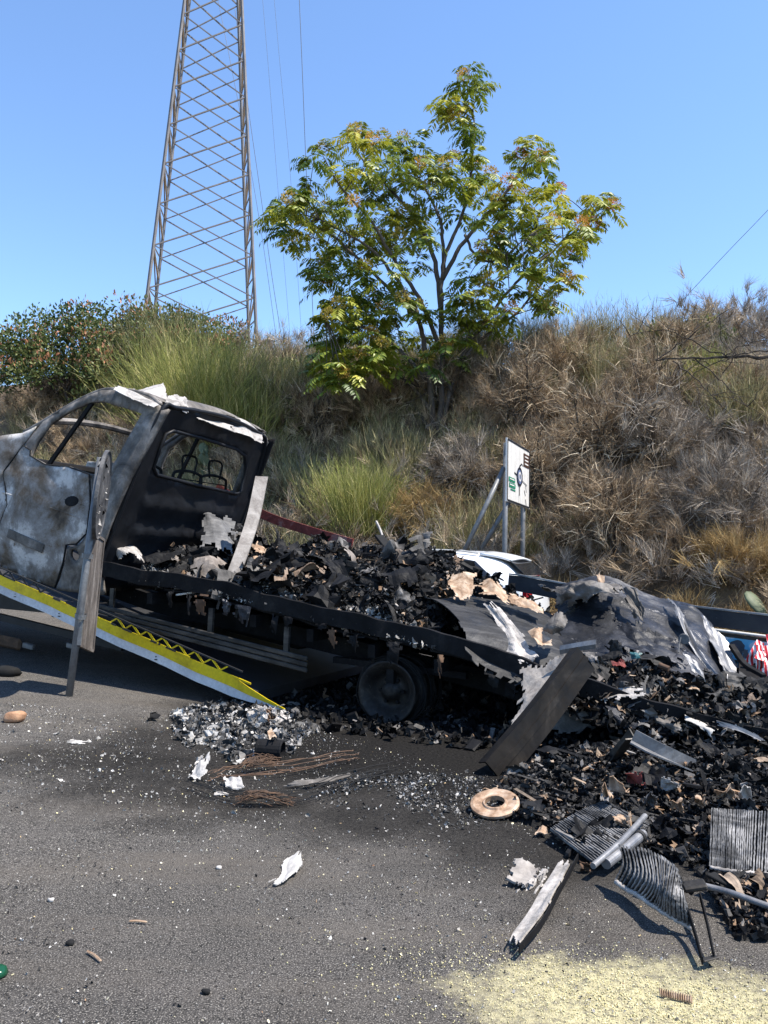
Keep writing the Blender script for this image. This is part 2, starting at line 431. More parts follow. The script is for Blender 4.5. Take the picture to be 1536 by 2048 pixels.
W0 = 7.4
def hz(t, w):
    s = np.clip((np.asarray(w, float) - W0) / 7.4, 0, 1); s2 = s * s * (3 - 2 * s) * .6 + s * .4
    P = np.stack([np.asarray(t, float) * 1.0, np.asarray(w, float)], -1)
    top = 6.1 + .25 * np.sin(np.asarray(t) * .33 + 1) + np.clip(-np.asarray(t) - 4, 0, 12) * .06 - np.clip(np.asarray(t) - 2.5, 0, 6) * .22
    return road_z(t) + s2 * top + np.where(s > 0, 1, 0) * vnoise(P, .35, 3, 3) * .22 * np.minimum(1, s * 6) + np.clip(np.asarray(w) - 14.8, 0, 400) * .012
def HILL(px, py):
    d = _ray(px, py); d = d / d[1]; ys = np.linspace(9, 60, 1500); P = CAM + d[None] * ys[:, None]; q = LOC(P); h = hz(q[:, 0], q[:, 1])
    i = np.argmax(P[:, 2] < h) if (P[:, 2] < h).any() else len(ys) - 1
    return P[i]
def onhill(t, w): return W(t, w, hz(t, w))

tt = np.concatenate([[-260, -120, -60, -30, -16], np.linspace(-9.5, 1.5, 45), [4, 10, 30, 260]]); ww = np.array([-90, -20, -8, -3, 0, 3, W0 + .3])
tg, wg = np.meshgrid(tt, ww, indexing='ij'); me = mesh('road', W(tg, wg, road_z(tg)).reshape(-1, 3), grid_faces(len(tt), len(ww)), True); me.materials.append(road_material())
o = bpy.data.objects.new('road', me); COL.objects.link(o); tag(o, kind='structure')
k = N('dry_soil'); cs = k.ramp(k.noise(1.2, 7, .7), [(.3, (.055, .036, .022)), (.5, (.13, .09, .052)), (.7, (.21, .155, .09))])
M_soil = k.bsdf(cs, .95, 0, k.noise(9, 6, .7), .9, .06)
tt = np.concatenate([np.linspace(-300, -24, 12), np.linspace(-23, 14, 80), np.linspace(15, 300, 12)])
ww = np.concatenate([np.linspace(W0, 16, 44), np.array([18, 21, 26, 34, 48, 70, 110, 180, 300.])])
tg, wg = np.meshgrid(tt, ww, indexing='ij'); V = W(tg, wg, hz(tg, wg) - .004 * 0 + np.where(wg <= W0 + .01, -.06, 0)).reshape(-1, 3)
me = mesh('embankment', V, grid_faces(len(tt), len(ww)), True); me.materials.append(M_soil)
o = bpy.data.objects.new('embankment', me); COL.objects.link(o); tag(o, kind='structure')

# ------------------------------------------------------------------ plants
G_ = lambda *c: tuple(c)
M_broom = attr_mat('broom_green', [(0, (.10, .125, .03)), (.45, (.24, .26, .065)), (.8, (.40, .39, .12)), (1, (.52, .45, .21))], .7, .25)
M_broom2 = attr_mat('broom_greygreen', [(0, (.10, .10, .045)), (.5, (.25, .235, .11)), (.85, (.42, .36, .19)), (1, (.52, .42, .24))], .75, .2)
M_dry = attr_mat('dry_twigs', [(0, (.05, .035, .024)), (.35, (.19, .135, .085)), (.7, (.43, .325, .21)), (.9, (.60, .48, .33)), (1, (.70, .60, .44))], .85, .12)
M_grey = attr_mat('grey_twigs', [(0, (.05, .04, .032)), (.4, (.20, .165, .13)), (.8, (.45, .385, .31)), (1, (.66, .59, .49))], .85, .08)
M_tan = attr_mat('straw', [(0, (.13, .082, .034)), (.5, (.33, .225, .095)), (.85, (.48, .35, .16)), (1, (.58, .47, .27))], .85, .2)
M_limb = burnt('dark_bark', [(.3, (.022, .017, .014)), (.6, (.06, .048, .038)), (.8, (.10, .082, .066))], 6, (.85, .95), 0, None, .6, .01)
M_bark = burnt('pale_bark', [(.3, (.06, .05, .042)), (.6, (.115, .097, .082)), (.8, (.17, .15, .13))], 5, (.8, .95), 0, None, .5, .01, streak=(3, 3, .6))
M_mastic = attr_mat('mastic_leaves', [(0, (.035, .06, .016)), (.4, (.085, .12, .033)), (.78, (.20, .20, .075)), (.84, (.32, .14, .075)), (.93, (.42, .18, .10)), (1, (.36, .24, .12))], .5, .2)
M_leaf2 = attr_mat('bush_leaves', [(0, (.05, .075, .022)), (.6, (.13, .16, .05)), (.9, (.24, .25, .09)), (1, (.3, .22, .1))], .55, .25)
M_ail = attr_mat('tree_of_heaven_leaves', [(0, (.04, .085, .012)), (.4, (.17, .215, .022)), (.75, (.37, .37, .04)), (.92, (.52, .43, .055)), (1, (.42, .25, .05))], .45, .3, spec=.45)
M_seed = attr_mat('seed_clusters', [(0, (.33, .27, .05)), (.5, (.46, .33, .07)), (.85, (.52, .24, .06)), (1, (.50, .16, .045))], .7, .25)
M_cactus = plain('cactus_pad', (.11, .135, .075), .6, 0, 5, .4, .3, 30)

def sph(n, r): return nrm(r.normal(size=(n, 3)))
def broom(base, h, spread, n, r, wid=.014, up=1.0, root=.28):
    base = np.asarray(base, float); rt = base + np.c_[r.normal(size=(n, 2)) * root * spread, r.uniform(0, .1, n) * h]
    lean = np.c_[r.normal(size=(n, 2)) * .62 * spread / h + (rt - base)[:, :2] * .5, np.full(n, up)]
    Ls = h * r.uniform(.55, 1.05, n) / np.sqrt(1 + (lean[:, :2] ** 2).sum(1)) ** .55; a = r.random(n)
    q1 = blades(rt, lean, Ls, wid * r.uniform(.6, 1.3, n), r, 3, .22, .03, a)
    m_ = int(n * 2.2); i = r.integers(0, n, m_); s = r.uniform(.45, 1.0, m_)
    d = nrm(lean)[i]; p = rt[i] + d * (Ls[i] * s)[:, None]
    q2 = blades(p, d + r.normal(size=(m_, 3)) * .35 + [0, 0, .2], h * r.uniform(.08, .2, m_), wid * .75, r, 2, .25, 0, np.clip(a[i] + r.normal(size=m_) * .12, 0, 1))
    return join(q1, q2)
def tangle(c, rad, n, r, wid=.014, ln=(.2, .55), out=.7, up=.25, curve=.8, segs=3):
    c = np.asarray(c, float); rad = np.asarray(rad, float) * np.ones(3); u = sph(n, r); u[:, 2] = np.abs(u[:, 2]) * .95 - .12
    p = c + u * rad * (r.random((n, 1)) ** .45 * .8)
    d = u * out + r.normal(size=(n, 3)) * .55 + [0, 0, up]
    return blades(p, d, r.uniform(*ln, n), wid * r.uniform(.5, 1.4, n), r, segs, curve, .12)
def sprays(c, rad, nsp, per, r, wid=.012, ln=(.25, .6), fan=.33, wind=(0, 0, 0), up=.55):
    "feathery shrub: fans of twigs springing from stems all through the volume"
    c = np.asarray(c, float); rad = np.asarray(rad, float) * np.ones(3); u = sph(nsp, r); u[:, 2] = np.abs(u[:, 2]) * 1.05 - .2
    p = c + u * rad * (r.random((nsp, 1)) ** .4) * r.uniform(.7, 1.15, (nsp, 1)); d = nrm(u * .55 + r.normal(size=(nsp, 3)) * .42 + np.array([0, 0, up]) + np.array(wind))
    i = np.repeat(np.arange(nsp), per); n = len(i); s = r.random(n)
    q = p[i] + d[i] * (s * .22)[:, None] + r.normal(size=(n, 3)) * .025; dd = d[i] + r.normal(size=(n, 3)) * fan
    tone = np.clip(r.random(nsp)[i] * .6 + r.random(n) * .4, 0, 1)
    return blades(q, dd, r.uniform(*ln, n) * (1 - .35 * s), wid * r.uniform(.5, 1.3, n), r, 3, .45, .06, tone)
def limbs(base, h, spread, n, r, rad=.035, sub=4, lean=(0, 0)):
    mb = MB(); base = np.asarray(base, float); tips = []
    def grow(p, d, L, R0, lev):
        k = 6; P = [p]; dd = d
        for i in range(k):
            dd = nrm(dd + r.normal(size=3) * .17 + np.array([0, 0, .05])); P.append(P[-1] + dd * L / k)
        mb.tube(np.array(P), np.linspace(R0, R0 * .35, k + 1), 5 if lev else 6, r=.3)
        tips.append(P[-1])
        if lev < 2:
            for j in range(sub if lev == 0 else 3):
                i = r.integers(2, k + 1); grow(P[i], nrm(dd + r.normal(size=3) * .6), L * r.uniform(.4, .65), R0 * .5, lev + 1)
    for i in range(n):
        a = r.uniform(0, 6.28); d = nrm(np.array([math.cos(a) * spread + lean[0], math.sin(a) * spread + lean[1], 1.0]))
        grow(base + np.array([math.cos(a), math.sin(a), 0]) * .08, d, h * r.uniform(.7, 1.0), rad * r.uniform(.7, 1.2), 0)
    return mb.out(), np.array(tips)
def leafquads(P, d, ln, wd, r, rnd):
    n = len(P); d = nrm(d); s = nrm(np.cross(d, r.normal(size=(n, 3)))); up = np.cross(s, d)
    ln = np.broadcast_to(ln, (n,))[:, None]; wd = np.broadcast_to(wd, (n,))[:, None]
    V = np.stack([P, P + d * ln * .5 + s * wd * .5 + up * ln * .06, P + d * ln, P + d * ln * .5 - s * wd * .5 + up * ln * .06], 1)
    F = np.arange(n * 4).reshape(n, 4); return V.reshape(-1, 3), F, np.repeat(rnd, 4)
def leafy(cent, rad, nclump, per, r, ln=.11, cr=.42, redtop=True):
    cent = np.asarray(cent, float); rad = np.asarray(rad, float); u = sph(nclump, r); u[:, 2] = np.where(u[:, 2] < -.35, -u[:, 2], u[:, 2])
    C_ = cent + u * rad * (r.random((nclump, 1)) ** .3) * (1 + .15 * vnoise(u, 1.1, 4, 2))[:, None]
    i = np.repeat(np.arange(nclump), per); n = len(i); v = sph(n, r)
    P = C_[i] + v * cr * (r.random((n, 1)) ** .5) * np.array([1, 1, .8])
    tone = np.clip(r.random(nclump)[i] * .45 + r.random(n) * .35, 0, .8)
    if redtop:
        red = (r.random(nclump) < .42)[i] & (v[:, 2] > .2) & (r.random(n) < .6); tone = np.where(red, r.uniform(.84, 1, n), tone)
    return leafquads(P, v + [0, 0, .5] + r.normal(size=(n, 3)) * .5, ln * r.uniform(.6, 1.2, n), ln * .5, r, tone)

def plant(name, label, cat, base, parts, group=None):
    t = thing(name, base, label, cat, group)
    for nm, vf, mt in parts: obj(nm, vf, mt, t)
    return t
R = lambda s: np.random.default_rng(s)

def cactus(base, h, r, n=9):
    mb = MB(); base = np.asarray(base, float); tips = [(base, np.array([0, 0, 1.0]))]
    for i in range(n):
        p, d = tips[min(len(tips) - 1, r.integers(0, max(1, len(tips))))]; d = nrm(d * .5 + r.normal(size=3) * .5 + [0, 0, .55])
        a = h * r.uniform(.26, .36); b = a * .62; th = a * .09; s = nrm(np.cross(d, r.normal(size=3))); nn = np.cross(s, d); c = p + d * a * .48
        la = np.linspace(0, math.pi, 7); lo = np.linspace(0, 2 * math.pi, 10, endpoint=False); V = []
        for q in la:
            for l in lo: V.append(c + d * (-math.cos(q)) * a * .5 + s * math.sin(q) * math.cos(l) * b * .5 * (1 + .15 * -math.cos(q)) + nn * math.sin(q) * math.sin(l) * th)
        F = [(x * 10 + y, x * 10 + (y + 1) % 10, (x + 1) * 10 + (y + 1) % 10, (x + 1) * 10 + y) for x in range(6) for y in range(10)]
        mb.add(V, F, .5); tips.append((p + d * a * .92, d))
    return mb.out()

# the general scrub that covers the bank: nobody could count it
def scrub_cover():
    r = R(11); dry = []; grey = []; tan = []; grn = []
    n = 0; pts = []
    cand = np.c_[r.uniform(-17, 10.5, 2600), W0 + 8.6 * r.random(2600)]
    for t, w in cand:
        if pts and np.min(((np.array(pts) - (t, w)) ** 2).sum(1)) < .40 ** 2: continue
        pts.append((t, w)); b = onhill(t, w); near = (w - W0) / 8
        zone = vnoise(np.array([[t, w]]), .18, 21, 2)[0]; u = r.random()
        sz = r.uniform(.36, .85) * (1 if near < .75 else 1.2); wnd = r.normal(size=3) * [.4, .25, .1]
        if near < .13 and u < .7: tan.append(tangle(b + [0, 0, .1], (.45, .45, .4), 380, r, .012, (.2, .45), .4, .9, .6))
        elif t > 1.0:
            if u < .55: grey.append(sprays(b + [0, 0, sz * .55], (sz, sz, sz * 1.45), 26, 26, r, .011, (.2, .55), .3, wnd))
            elif u < .93: dry.append(sprays(b + [0, 0, sz * .55], (sz, sz, sz * 1.5), 28, 26, r, .011, (.2, .55), .3, wnd))
            else: grn.append(broom(b, sz * 1.5, .5, 220, r))
        else:
            if u < .42 - zone * .3: grn.append(broom(b, sz * 1.7, .55, 230, r))
            elif u < .75: dry.append(sprays(b + [0, 0, sz * .45], (sz, sz, sz * 1.2), 22, 26, r, .012, (.2, .55), .32, wnd))
            else: grey.append(sprays(b + [0, 0, sz * .45], (sz, sz, sz * 1.1), 20, 26, r, .012, (.2, .55), .32, wnd))
    for nm, l, mt, lab in (('dry_scrub', dry, M_dry, 'brown dry scrub matting the roadside bank'), ('grey_scrub', grey, M_grey, 'grey leafless scrub matting the roadside bank'),
                      ('straw_grass', tan, M_tan, 'straw coloured dry grass along the foot of the bank'), ('green_scrub', grn, M_broom2, 'grey green rushy scrub spread over the bank')):
        obj(nm, join(*l), mt, label=lab, cat='undergrowth', kind='stuff')
scrub_cover()

def bush_at(px, py): return HILL(px, py)
# broom and dry shrubs one can tell apart
def broom_shrub(px, py, h, sp, n, seed, label, mt=None, wid=.015):
    b = bush_at(px, py); plant('broom_shrub', label, 'shrub', b, [('stems', broom(b, h, sp, n, R(seed), wid), mt or M_broom)], 'shrubs on the bank')
broom_shrub(415, 870, 2.9, 2.3, 3000, 31, 'big rounded green broom shrub on the bank above the burnt cab')
broom_shrub(330, 800, 2.6, 1.2, 1300, 311, 'green broom shrub leaning against the red tipped mastic tree', M_broom2)
broom_shrub(560, 850, 2.0, 1.3, 1300, 32, 'smaller grey green broom beside the big broom, above the cab roof corner', M_broom2)
broom_shrub(715, 1075, 1.65, 1.0, 1800, 33, 'bright green broom at the foot of the bank behind the debris heap', M_broom, .013)
broom_shrub(690, 860, 1.3, .8, 700, 34, 'grey green broom tuft in the shade below the tree of heaven', M_broom2)
broom_shrub(610, 1000, 1.2, .9, 600, 35, 'half dry broom tuft between the cab and the bright green broom', M_broom2)
broom_shrub(1400, 800, 1.15, .9, 1100, 36, 'green broom shrub under the bare dead branches', M_broom)
broom_shrub(1480, 860, 1.3, 1.1, 900, 361, 'pale green broom shrub furthest along the bank under the branches', M_broom2)
broom_shrub(960, 760, 1.7, .9, 900, 37, 'olive broom shrub at the crest just beside the tree trunk', M_broom2)
def dry_shrub(px, py, rad, n, seed, label, mt, lean=(0, 0), nl=5, straw=False):
    b = bush_at(px, py); r = R(seed); lv, tips = limbs(b - [0, 0, .1], rad[2] * 1.55, .5, nl, r, .04, 4, lean)
    c = b + [lean[0] * rad[2], lean[1] * rad[2], rad[2] * .75]
    i = r.integers(0, len(tips), n // 3); fine = blades(tips[i] + r.normal(size=(len(i), 3)) * .12, (tips[i] - c) * .8 + r.normal(size=(len(i), 3)) * .6, r.uniform(.15, .5, len(i)), .012 * r.uniform(.6, 1.4, len(i)), r, 3, .7, .1)
    tw = join(sprays(c, np.array(rad) * [1, 1, 1.15], n // 34, 34, r, .011, (.22, .6), .3, np.r_[np.array(lean) * 1.0, .1]), tangle(c - [0, 0, .15], np.array(rad) * .8, n // 4, r, .011, (.18, .45)), fine)
    plant('dry_shrub', label, 'shrub', b, [('limbs', lv, M_limb), ('twigs', tw, mt)], 'dry shrubs on the bank')
dry_shrub(845, 1085, (.75, .7, .55), 3000, 41, 'rounded straw coloured dry bush beside the bright green broom', M_tan, nl=3)
dry_shrub(1030, 880, (1.2, 1.1, 1.0), 3800, 42, 'brown dry shrub rising behind the road sign', M_dry)
dry_shrub(1190, 960, (1.3, 1.1, 1.1), 3800, 43, 'dark limbed dead shrub between the sign and the grey thicket', M_dry, (.25, -.1), 7)
dry_shrub(1330, 960, (1.1, 1.0, .9), 3600, 44, 'silvery grey dry thicket halfway up the right of the bank', M_grey)
dry_shrub(1130, 800, (1.3, 1.0, .95), 3600, 45, 'large tawny dry shrub on the crest over the sign', M_dry)
dry_shrub(1330, 770, (1.2, 1.0, .8), 3000, 46, 'tawny dry shrub on the crest below the bare branches', M_dry)
dry_shrub(1230, 1110, (1.2, .9, .8), 3400, 47, 'low dark dry thicket behind the torn metal sheets', M_dry, nl=4)
dry_shrub(1440, 1080, (1.1, .9, .8), 3200, 48, 'grey brown dry bush beside the prickly pear at the picture edge', M_grey, nl=4)
dry_shrub(1490, 1170, (.9, .7, .4), 2600, 49, 'straw grass hummock above the far sideboard', M_tan, nl=1)
dry_shrub(1190, 705, (1.2, .9, 1.3), 1500, 50, 'bare twiggy shrub standing against the sky', M_grey, nl=9)
dry_shrub(120, 830, (1.3, 1.1, .7), 2600, 51, 'grey purple dry bush seen over the cab bonnet', M_grey, nl=3)
dry_shrub(60, 870, (1.3, 1.0, .6), 2400, 52, 'dry weeds seen through the front of the cab window', M_dry, nl=2)
dry_shrub(770, 860, (.9, .8, .7), 2400, 53, 'reddish brown dry shrub in the shade under the tree', M_dry, nl=3)
dry_shrub(930, 1010, (.8, .7, .8), 2600, 54, 'grey dry shrub just left of the road sign', M_grey, nl=5)

dry_shrub(905, 850, (.9, .7, .85), 2600, 55, 'grey brown dry shrub hiding the foot of the tree', M_dry, nl=5)
dry_shrub(640, 900, (1.1, .9, 1.0), 2600, 56, 'dark dry shrub in the middle of the bank over the load', M_dry, nl=6)
dry_shrub(1290, 880, (1.0, .9, 1.1), 2800, 57, 'upright twiggy brown shrub between the grey thicket and the crest', M_dry, (.2, 0), 8)
dry_shrub(1060, 1010, (.9, .7, .8), 2400, 58, 'brown dry shrub just right of the road sign', M_dry, nl=5)
broom_shrub(490, 900, 1.9, 1.4, 1500, 38, 'tall green broom right behind the cab rear corner', M_broom)
broom_shrub(800, 960, 1.3, .9, 900, 39, 'olive broom tuft above the straw coloured bush', M_broom2)
def mastic():
    b = bush_at(180, 860); r = R(61); lv, _ = limbs(b, 2.4, .7, 7, r, .07)
    c = D(205, 735, b[1] + .4)
    q = join(leafy(c, (3.6, 1.6, 1.75), 190, 95, r, .13, .48), leafy(D(60, 760, b[1]), (2.0, 1.3, 1.4), 60, 80, r, .13, .45), leafy(D(400, 690, b[1] + .8), (1.5, 1.1, .75), 50, 80, r, .12, .36))
    plant('mastic_tree', 'dense dark green mastic tree with reddish tips left of the broom', 'tree', b, [('trunk', lv, M_limb), ('crown', q, M_mastic)])
mastic()
def leafbush(px, py, c, rad, seed, label, mt, ncl=60):
    b = bush_at(px, py); r = R(seed); lv, _ = limbs(b, rad[2] * 1.5, .6, 5, r, .04)
    plant('leafy_bush', label, 'bush', b, [('limbs', lv, M_limb), ('leaves', leafy(c, rad, ncl, 70, r, .12, .33, True), mt)], 'leafy bushes on the crest')
leafbush(1385, 760, D(1385, 698, 18.6), (1.1, .8, .5), 71, 'green leafy bush on the crest behind the bare branches', M_leaf2)
leafbush(585, 760, D(590, 765, 22.0), (.7, .6, .5), 72, 'small pale leafy bush on the crest left of the tree', M_leaf2, 26)
def pear(base, h, seed, label, n=9):
    t = thing('prickly_pear', base, label, 'cactus', 'prickly pears on the bank'); obj('pads', cactus(base, h, R(seed), n), M_cactus, t, smooth=True)
pear(bush_at(205, 930), 1.2, 81, 'prickly pear seen through the cab side window', 8)
pear(bush_at(868, 950) + [0, .1, -.3], 1.2, 82, 'prickly pear in the deep shade at the foot of the tree', 12)
pear(bush_at(125, 780) + [0, -1.2, .3], 1.5, 83, 'prickly pear pads poking out below the mastic tree', 9)
pear(D(1668, 1200, 11.4) * [1, 1, 0] + [0, 0, .1], 1.5, 84, 'prickly pear cut by the picture edge above the far sideboard', 12)
pear(bush_at(420, 960) + [0, -.2, 0], 1.1, 85, 'prickly pear seen through the cab rear window', 9)

# dead branches reaching in from the right of the crest
def dead_branches():
    mb = MB(); r = R(91); dep = 13.6
    P = lambda l, e=0: np.array([D(x, y, dep + e) for x, y in l])
    main = [([(1620, 712), (1536, 714), (1460, 716), (1390, 716), (1310, 720)], .035), ([(1460, 716), (1400, 690), (1340, 660), (1275, 665), (1245, 690)], .012),
            ([(1310, 720), (1360, 690), (1410, 650), (1470, 612)], .014), ([(1536, 700), (1490, 705), (1430, 730), (1380, 745)], .014),
            ([(1390, 716), (1440, 760), (1480, 800), (1540, 840)], .012), ([(1345, 722), (1400, 770), (1460, 830)], .014), ([(1440, 716), (1490, 690), (1540, 672)], .012)]
    for l, rad in main:
        pts = cat_interp(P(l), 14, 0) + r.normal(size=(14, 3)) * .02; mb.tube(pts, np.linspace(rad, rad * .35, 14), 5, r=.3)
        for j in range(5):
            i = r.integers(3, 14); d = nrm(np.array([r.normal(), r.normal() * .4, r.normal() * .6 + .2])); q = np.array([pts[i] + d * s * r.uniform(.3, .8) + r.normal(size=3) * .02 for s in np.linspace(0, 1, 5)]); mb.tube(q, np.linspace(.008, .003, 5), 4, r=.3)
    base = onhill(*LOC(D(1640, 760, dep))[:2]); e_ = P([(1620, 712)])[0]; mb.tube(cat_interp(np.array([base + [.5, .3, -.2], base + (e_ - base) * .5 + [.45, .1, .1], base + (e_ - base) * .9 + [.25, 0, .1], e_]), 12, 0), np.linspace(.06, .035, 12), 6)
    t = thing('dead_branches', base, 'long bare dead branches reaching across the sky over the crest', 'branch'); obj('limbs', mb.out(), M_limb, t)
dead_branches()

# ------------------------------------------------------------------ the tree of heaven
def tree_of_heaven():
    r = R(101); dep = 18.4; base = HILL(872, 900); dep = base[1]
    K = lambda px, py, e=0.: D(px, py, dep + e)
    mb = MB(); nodes = []
    main = [([(872, 905), (882, 800), (884, 700), (882, 600), (888, 520), (915, 455), (938, 380), (947, 280), (948, 190)], .07, .009, 0),
            ([(868, 900), (862, 790), (850, 700), (838, 640), (800, 570), (755, 510), (700, 470), (640, 440)], .065, .012, -.4),
            ([(880, 880), (905, 760), (930, 700), (975, 640), (1010, 590), (1060, 540), (1120, 490), (1190, 420)], .055, .01, .5),
            ([(882, 620), (872, 540), (850, 470), (800, 400), (735, 330), (700, 285)], .06, .008, .5),
            ([(884, 560), (930, 480), (1000, 400), (1050, 330), (1070, 300)], .05, .008, -.5),
            ([(882, 700), (840, 600), (790, 520), (740, 440), (680, 370), (645, 310)], .05, .008, -.9),
            ([(850, 760), (800, 700), (740, 660), (680, 640), (650, 640)], .045, .008, -.7),
            ([(862, 820), (810, 760), (740, 720), (670, 715)], .04, .008, .4),
            ([(905, 740), (960, 680), (1040, 620), (1090, 560), (1110, 560)], .04, .008, 1.0),
            ([(838, 640), (760, 560), (660, 470), (570, 430), (540, 430)], .04, .008, .6),
            ([(888, 540), (880, 440), (840, 360), (800, 300)], .04, .008, .9),
            ([(860, 860), (825, 800), (818, 730), (790, 640)], .045, .01, .8),
            ([(930, 470), (960, 520), (1010, 510), (1060, 470)], .03, .007, -1.0)]
    for l, r0, r1, e in main:
        n = len(l); off = np.linspace(0, 1, n) ** 1.2 * e * 1.6
        P = cat_interp(np.array([K(x, y, o) for (x, y), o in zip(l, off)]), n * 5, 0); P[3:] += r.normal(size=P[3:].shape) * .012
        mb.tube(P, r0 * (np.linspace(1, 0, len(P)) ** .8) + r1, 7, r=.4); nodes.append(P[len(P) // 3:])
    nodes = np.concatenate(nodes)
    cl = [(945, 148, 26), (925, 170, 30), (905, 190, 24), (955, 175, 18), (905, 235, 26), (925, 255, 26), (945, 270, 22), (950, 300, 14), (885, 225, 14), (925, 210, 18),
          (717, 272, 30), (745, 285, 18), (650, 300, 28), (632, 325, 16), (688, 340, 20), (770, 290, 30), (800, 285, 28), (835, 300, 36), (862, 318, 26), (785, 325, 36), (740, 340, 30),
          (905, 320, 26), (890, 345, 34), (955, 335, 24), (930, 365, 30), (845, 350, 40), (800, 370, 44), (745, 385, 40), (700, 375, 26), (865, 390, 40), (960, 395, 26), (985, 350, 16),
          (610, 365, 32), (590, 385, 20), (625, 405, 22), (555, 420, 24), (580, 415, 28), (545, 440, 18), (610, 440, 36), (650, 425, 34), (565, 465, 26), (590, 485, 26), (625, 480, 34), (670, 460, 38),
          (710, 430, 38), (755, 440, 42), (800, 430, 44), (845, 440, 40), (900, 420, 30), (715, 480, 42), (760, 495, 42), (805, 490, 40), (680, 510, 36), (645, 540, 34), (690, 550, 36), (735, 545, 36), (650, 565, 20),
          (780, 540, 30), (830, 530, 24), (860, 480, 26), (1065, 300, 30), (1045, 320, 26), (1090, 320, 24), (1050, 350, 34), (1090, 355, 30), (1020, 365, 26), (1035, 390, 34), (1080, 395, 34), (1115, 380, 20),
          (1000, 410, 28), (1125, 420, 26), (1010, 440, 36), (1060, 440, 36), (1105, 450, 34), (975, 450, 26), (1155, 430, 24), (1160, 455, 20), (1205, 405, 26), (1225, 420, 14), (1190, 400, 16), (1175, 470, 20), (1140, 480, 30), (1185, 455, 16),
          (990, 490, 32), (1040, 490, 34), (1090, 500, 34), (1135, 515, 26), (1000, 530, 30), (1050, 540, 32), (1100, 545, 34), (1130, 560, 20), (960, 510, 22), (975, 570, 30), (1025, 585, 32), (1075, 590, 30), (1110, 600, 24), (1100, 625, 18),
          (930, 560, 24), (905, 600, 22), (940, 600, 30), (980, 620, 30), (1020, 630, 28), (925, 640, 24), (960, 650, 22), (990, 655, 18),
          (700, 590, 32), (745, 595, 32), (680, 620, 30), (660, 640, 26), (720, 640, 34), (765, 630, 30), (800, 600, 24), (690, 670, 34), (735, 680, 34), (650, 690, 28), (670, 720, 34), (715, 720, 34), (640, 730, 24), (760, 700, 28), (790, 670, 24),
          (690, 750, 30), (745, 740, 26), (665, 755, 24), (830, 620, 22), (840, 680, 24), (870, 640, 18), (850, 730, 26), (895, 690, 26), (905, 720, 22), (800, 730, 24), (925, 680, 18)]
    LV = []; SV = []
    for (px, py, rp) in cl:
        for rep in range(2 if ((rp > 26 and r.random() < .4) or (py > 560 and px < 820)) else 1):
            e = r.uniform(-1.5, 1.5) if rp > 18 else r.uniform(-.5, .5)
            c = K(px + r.normal() * 5, py + r.normal() * 4, e); rad = rp / FOC * dep
            d2 = ((nodes - c) ** 2).sum(1) + np.where(nodes[:, 2] > c[2] + .1, .25, 0); q = nodes[np.argmin(d2)]
            mid = (q + c) / 2 + np.array([0, 0, .06]); P = cat_interp(np.array([q, mid, c]), 7, 0); _ = mb.tube(P, np.linspace(.016, .006, 7), 4, r=.4) if np.linalg.norm(q - c) < 1.6 else None
            nl = int(6 + rad * 13); tone = r.uniform(0, .55)
            for j in range(nl):
                az = r.uniform(0, 6.28); el = r.uniform(-.25, .75); d0 = np.array([math.cos(az) * math.cos(el), math.sin(az) * math.cos(el), math.sin(el)])
                L = r.uniform(.34, .54); st = c + d0 * rad * r.uniform(0, .4) + np.array([0, 0, rad * r.uniform(-.5, .5)])
                npair = r.integers(7, 10); s = np.linspace(.18, 1.0, npair); ctr = st + d0 * (L * s)[:, None] + np.array([0, 0, -1.0]) * (L * .5 * s * s)[:, None]
                tan = nrm(d0 + np.array([0, 0, -1.0]) * (s[:, None] * 1.0)); sd_ = nrm(np.cross(tan, (0, 0, 1)))
                for sg in (-1, 1):
                    ld = nrm(sd_ * sg + tan * .45 + np.array([0, 0, -.38]) + r.normal(size=(npair, 3)) * .12); ll = .18 * np.sin(np.clip(s * 2.2 + .5, 0, 2.6)) + .04
                    wv = nrm(np.cross(ld, np.cross(sd_ * sg, tan) + r.normal(size=(npair, 3)) * .25)); ww_ = .056
                    V = np.stack([ctr, ctr + ld * (ll * .42)[:, None] + wv * ww_ * .5, ctr + ld * ll[:, None] + np.array([0, 0, -.02]), ctr + ld * (ll * .42)[:, None] - wv * ww_ * .5], 1)
                    LV.append((V.reshape(-1, 3), np.full(npair * 4, np.clip(tone + r.uniform(0, .38), 0, .96))))
            if r.random() < .42 or (px > 950 and r.random() < .25):
                n = 170; u = sph(n, r); pc = c + np.array([0, -.1, rad * .35]); p = pc + u * np.array([.17, .17, .13]) * r.random((n, 1)) ** .4
                V, F, rn = leafquads(p, u + [0, 0, .3], .055, .03, r, np.clip(r.uniform(0, .5) + (.45 if px > 1000 else .05) + r.random(n) * .25, 0, 1)); SV.append((V, rn))
    V = np.concatenate([a for a, b in LV]); rn = np.concatenate([b for a, b in LV])
    V2 = np.concatenate([a for a, b in SV]); rn2 = np.concatenate([b for a, b in SV])
    t = thing('tree_of_heaven', base, 'tall slender tree with feathery green leaves and yellow seed clusters on the bank', 'tree')
    obj('trunk', mb.out(), M_bark, t, smooth=True); obj('crown', (V, np.arange(len(V)).reshape(-1, 4), rn), M_ail, t)
    obj('seed_clusters', (V2, np.arange(len(V2)).reshape(-1, 4), rn2), M_seed, t)
tree_of_heaven()

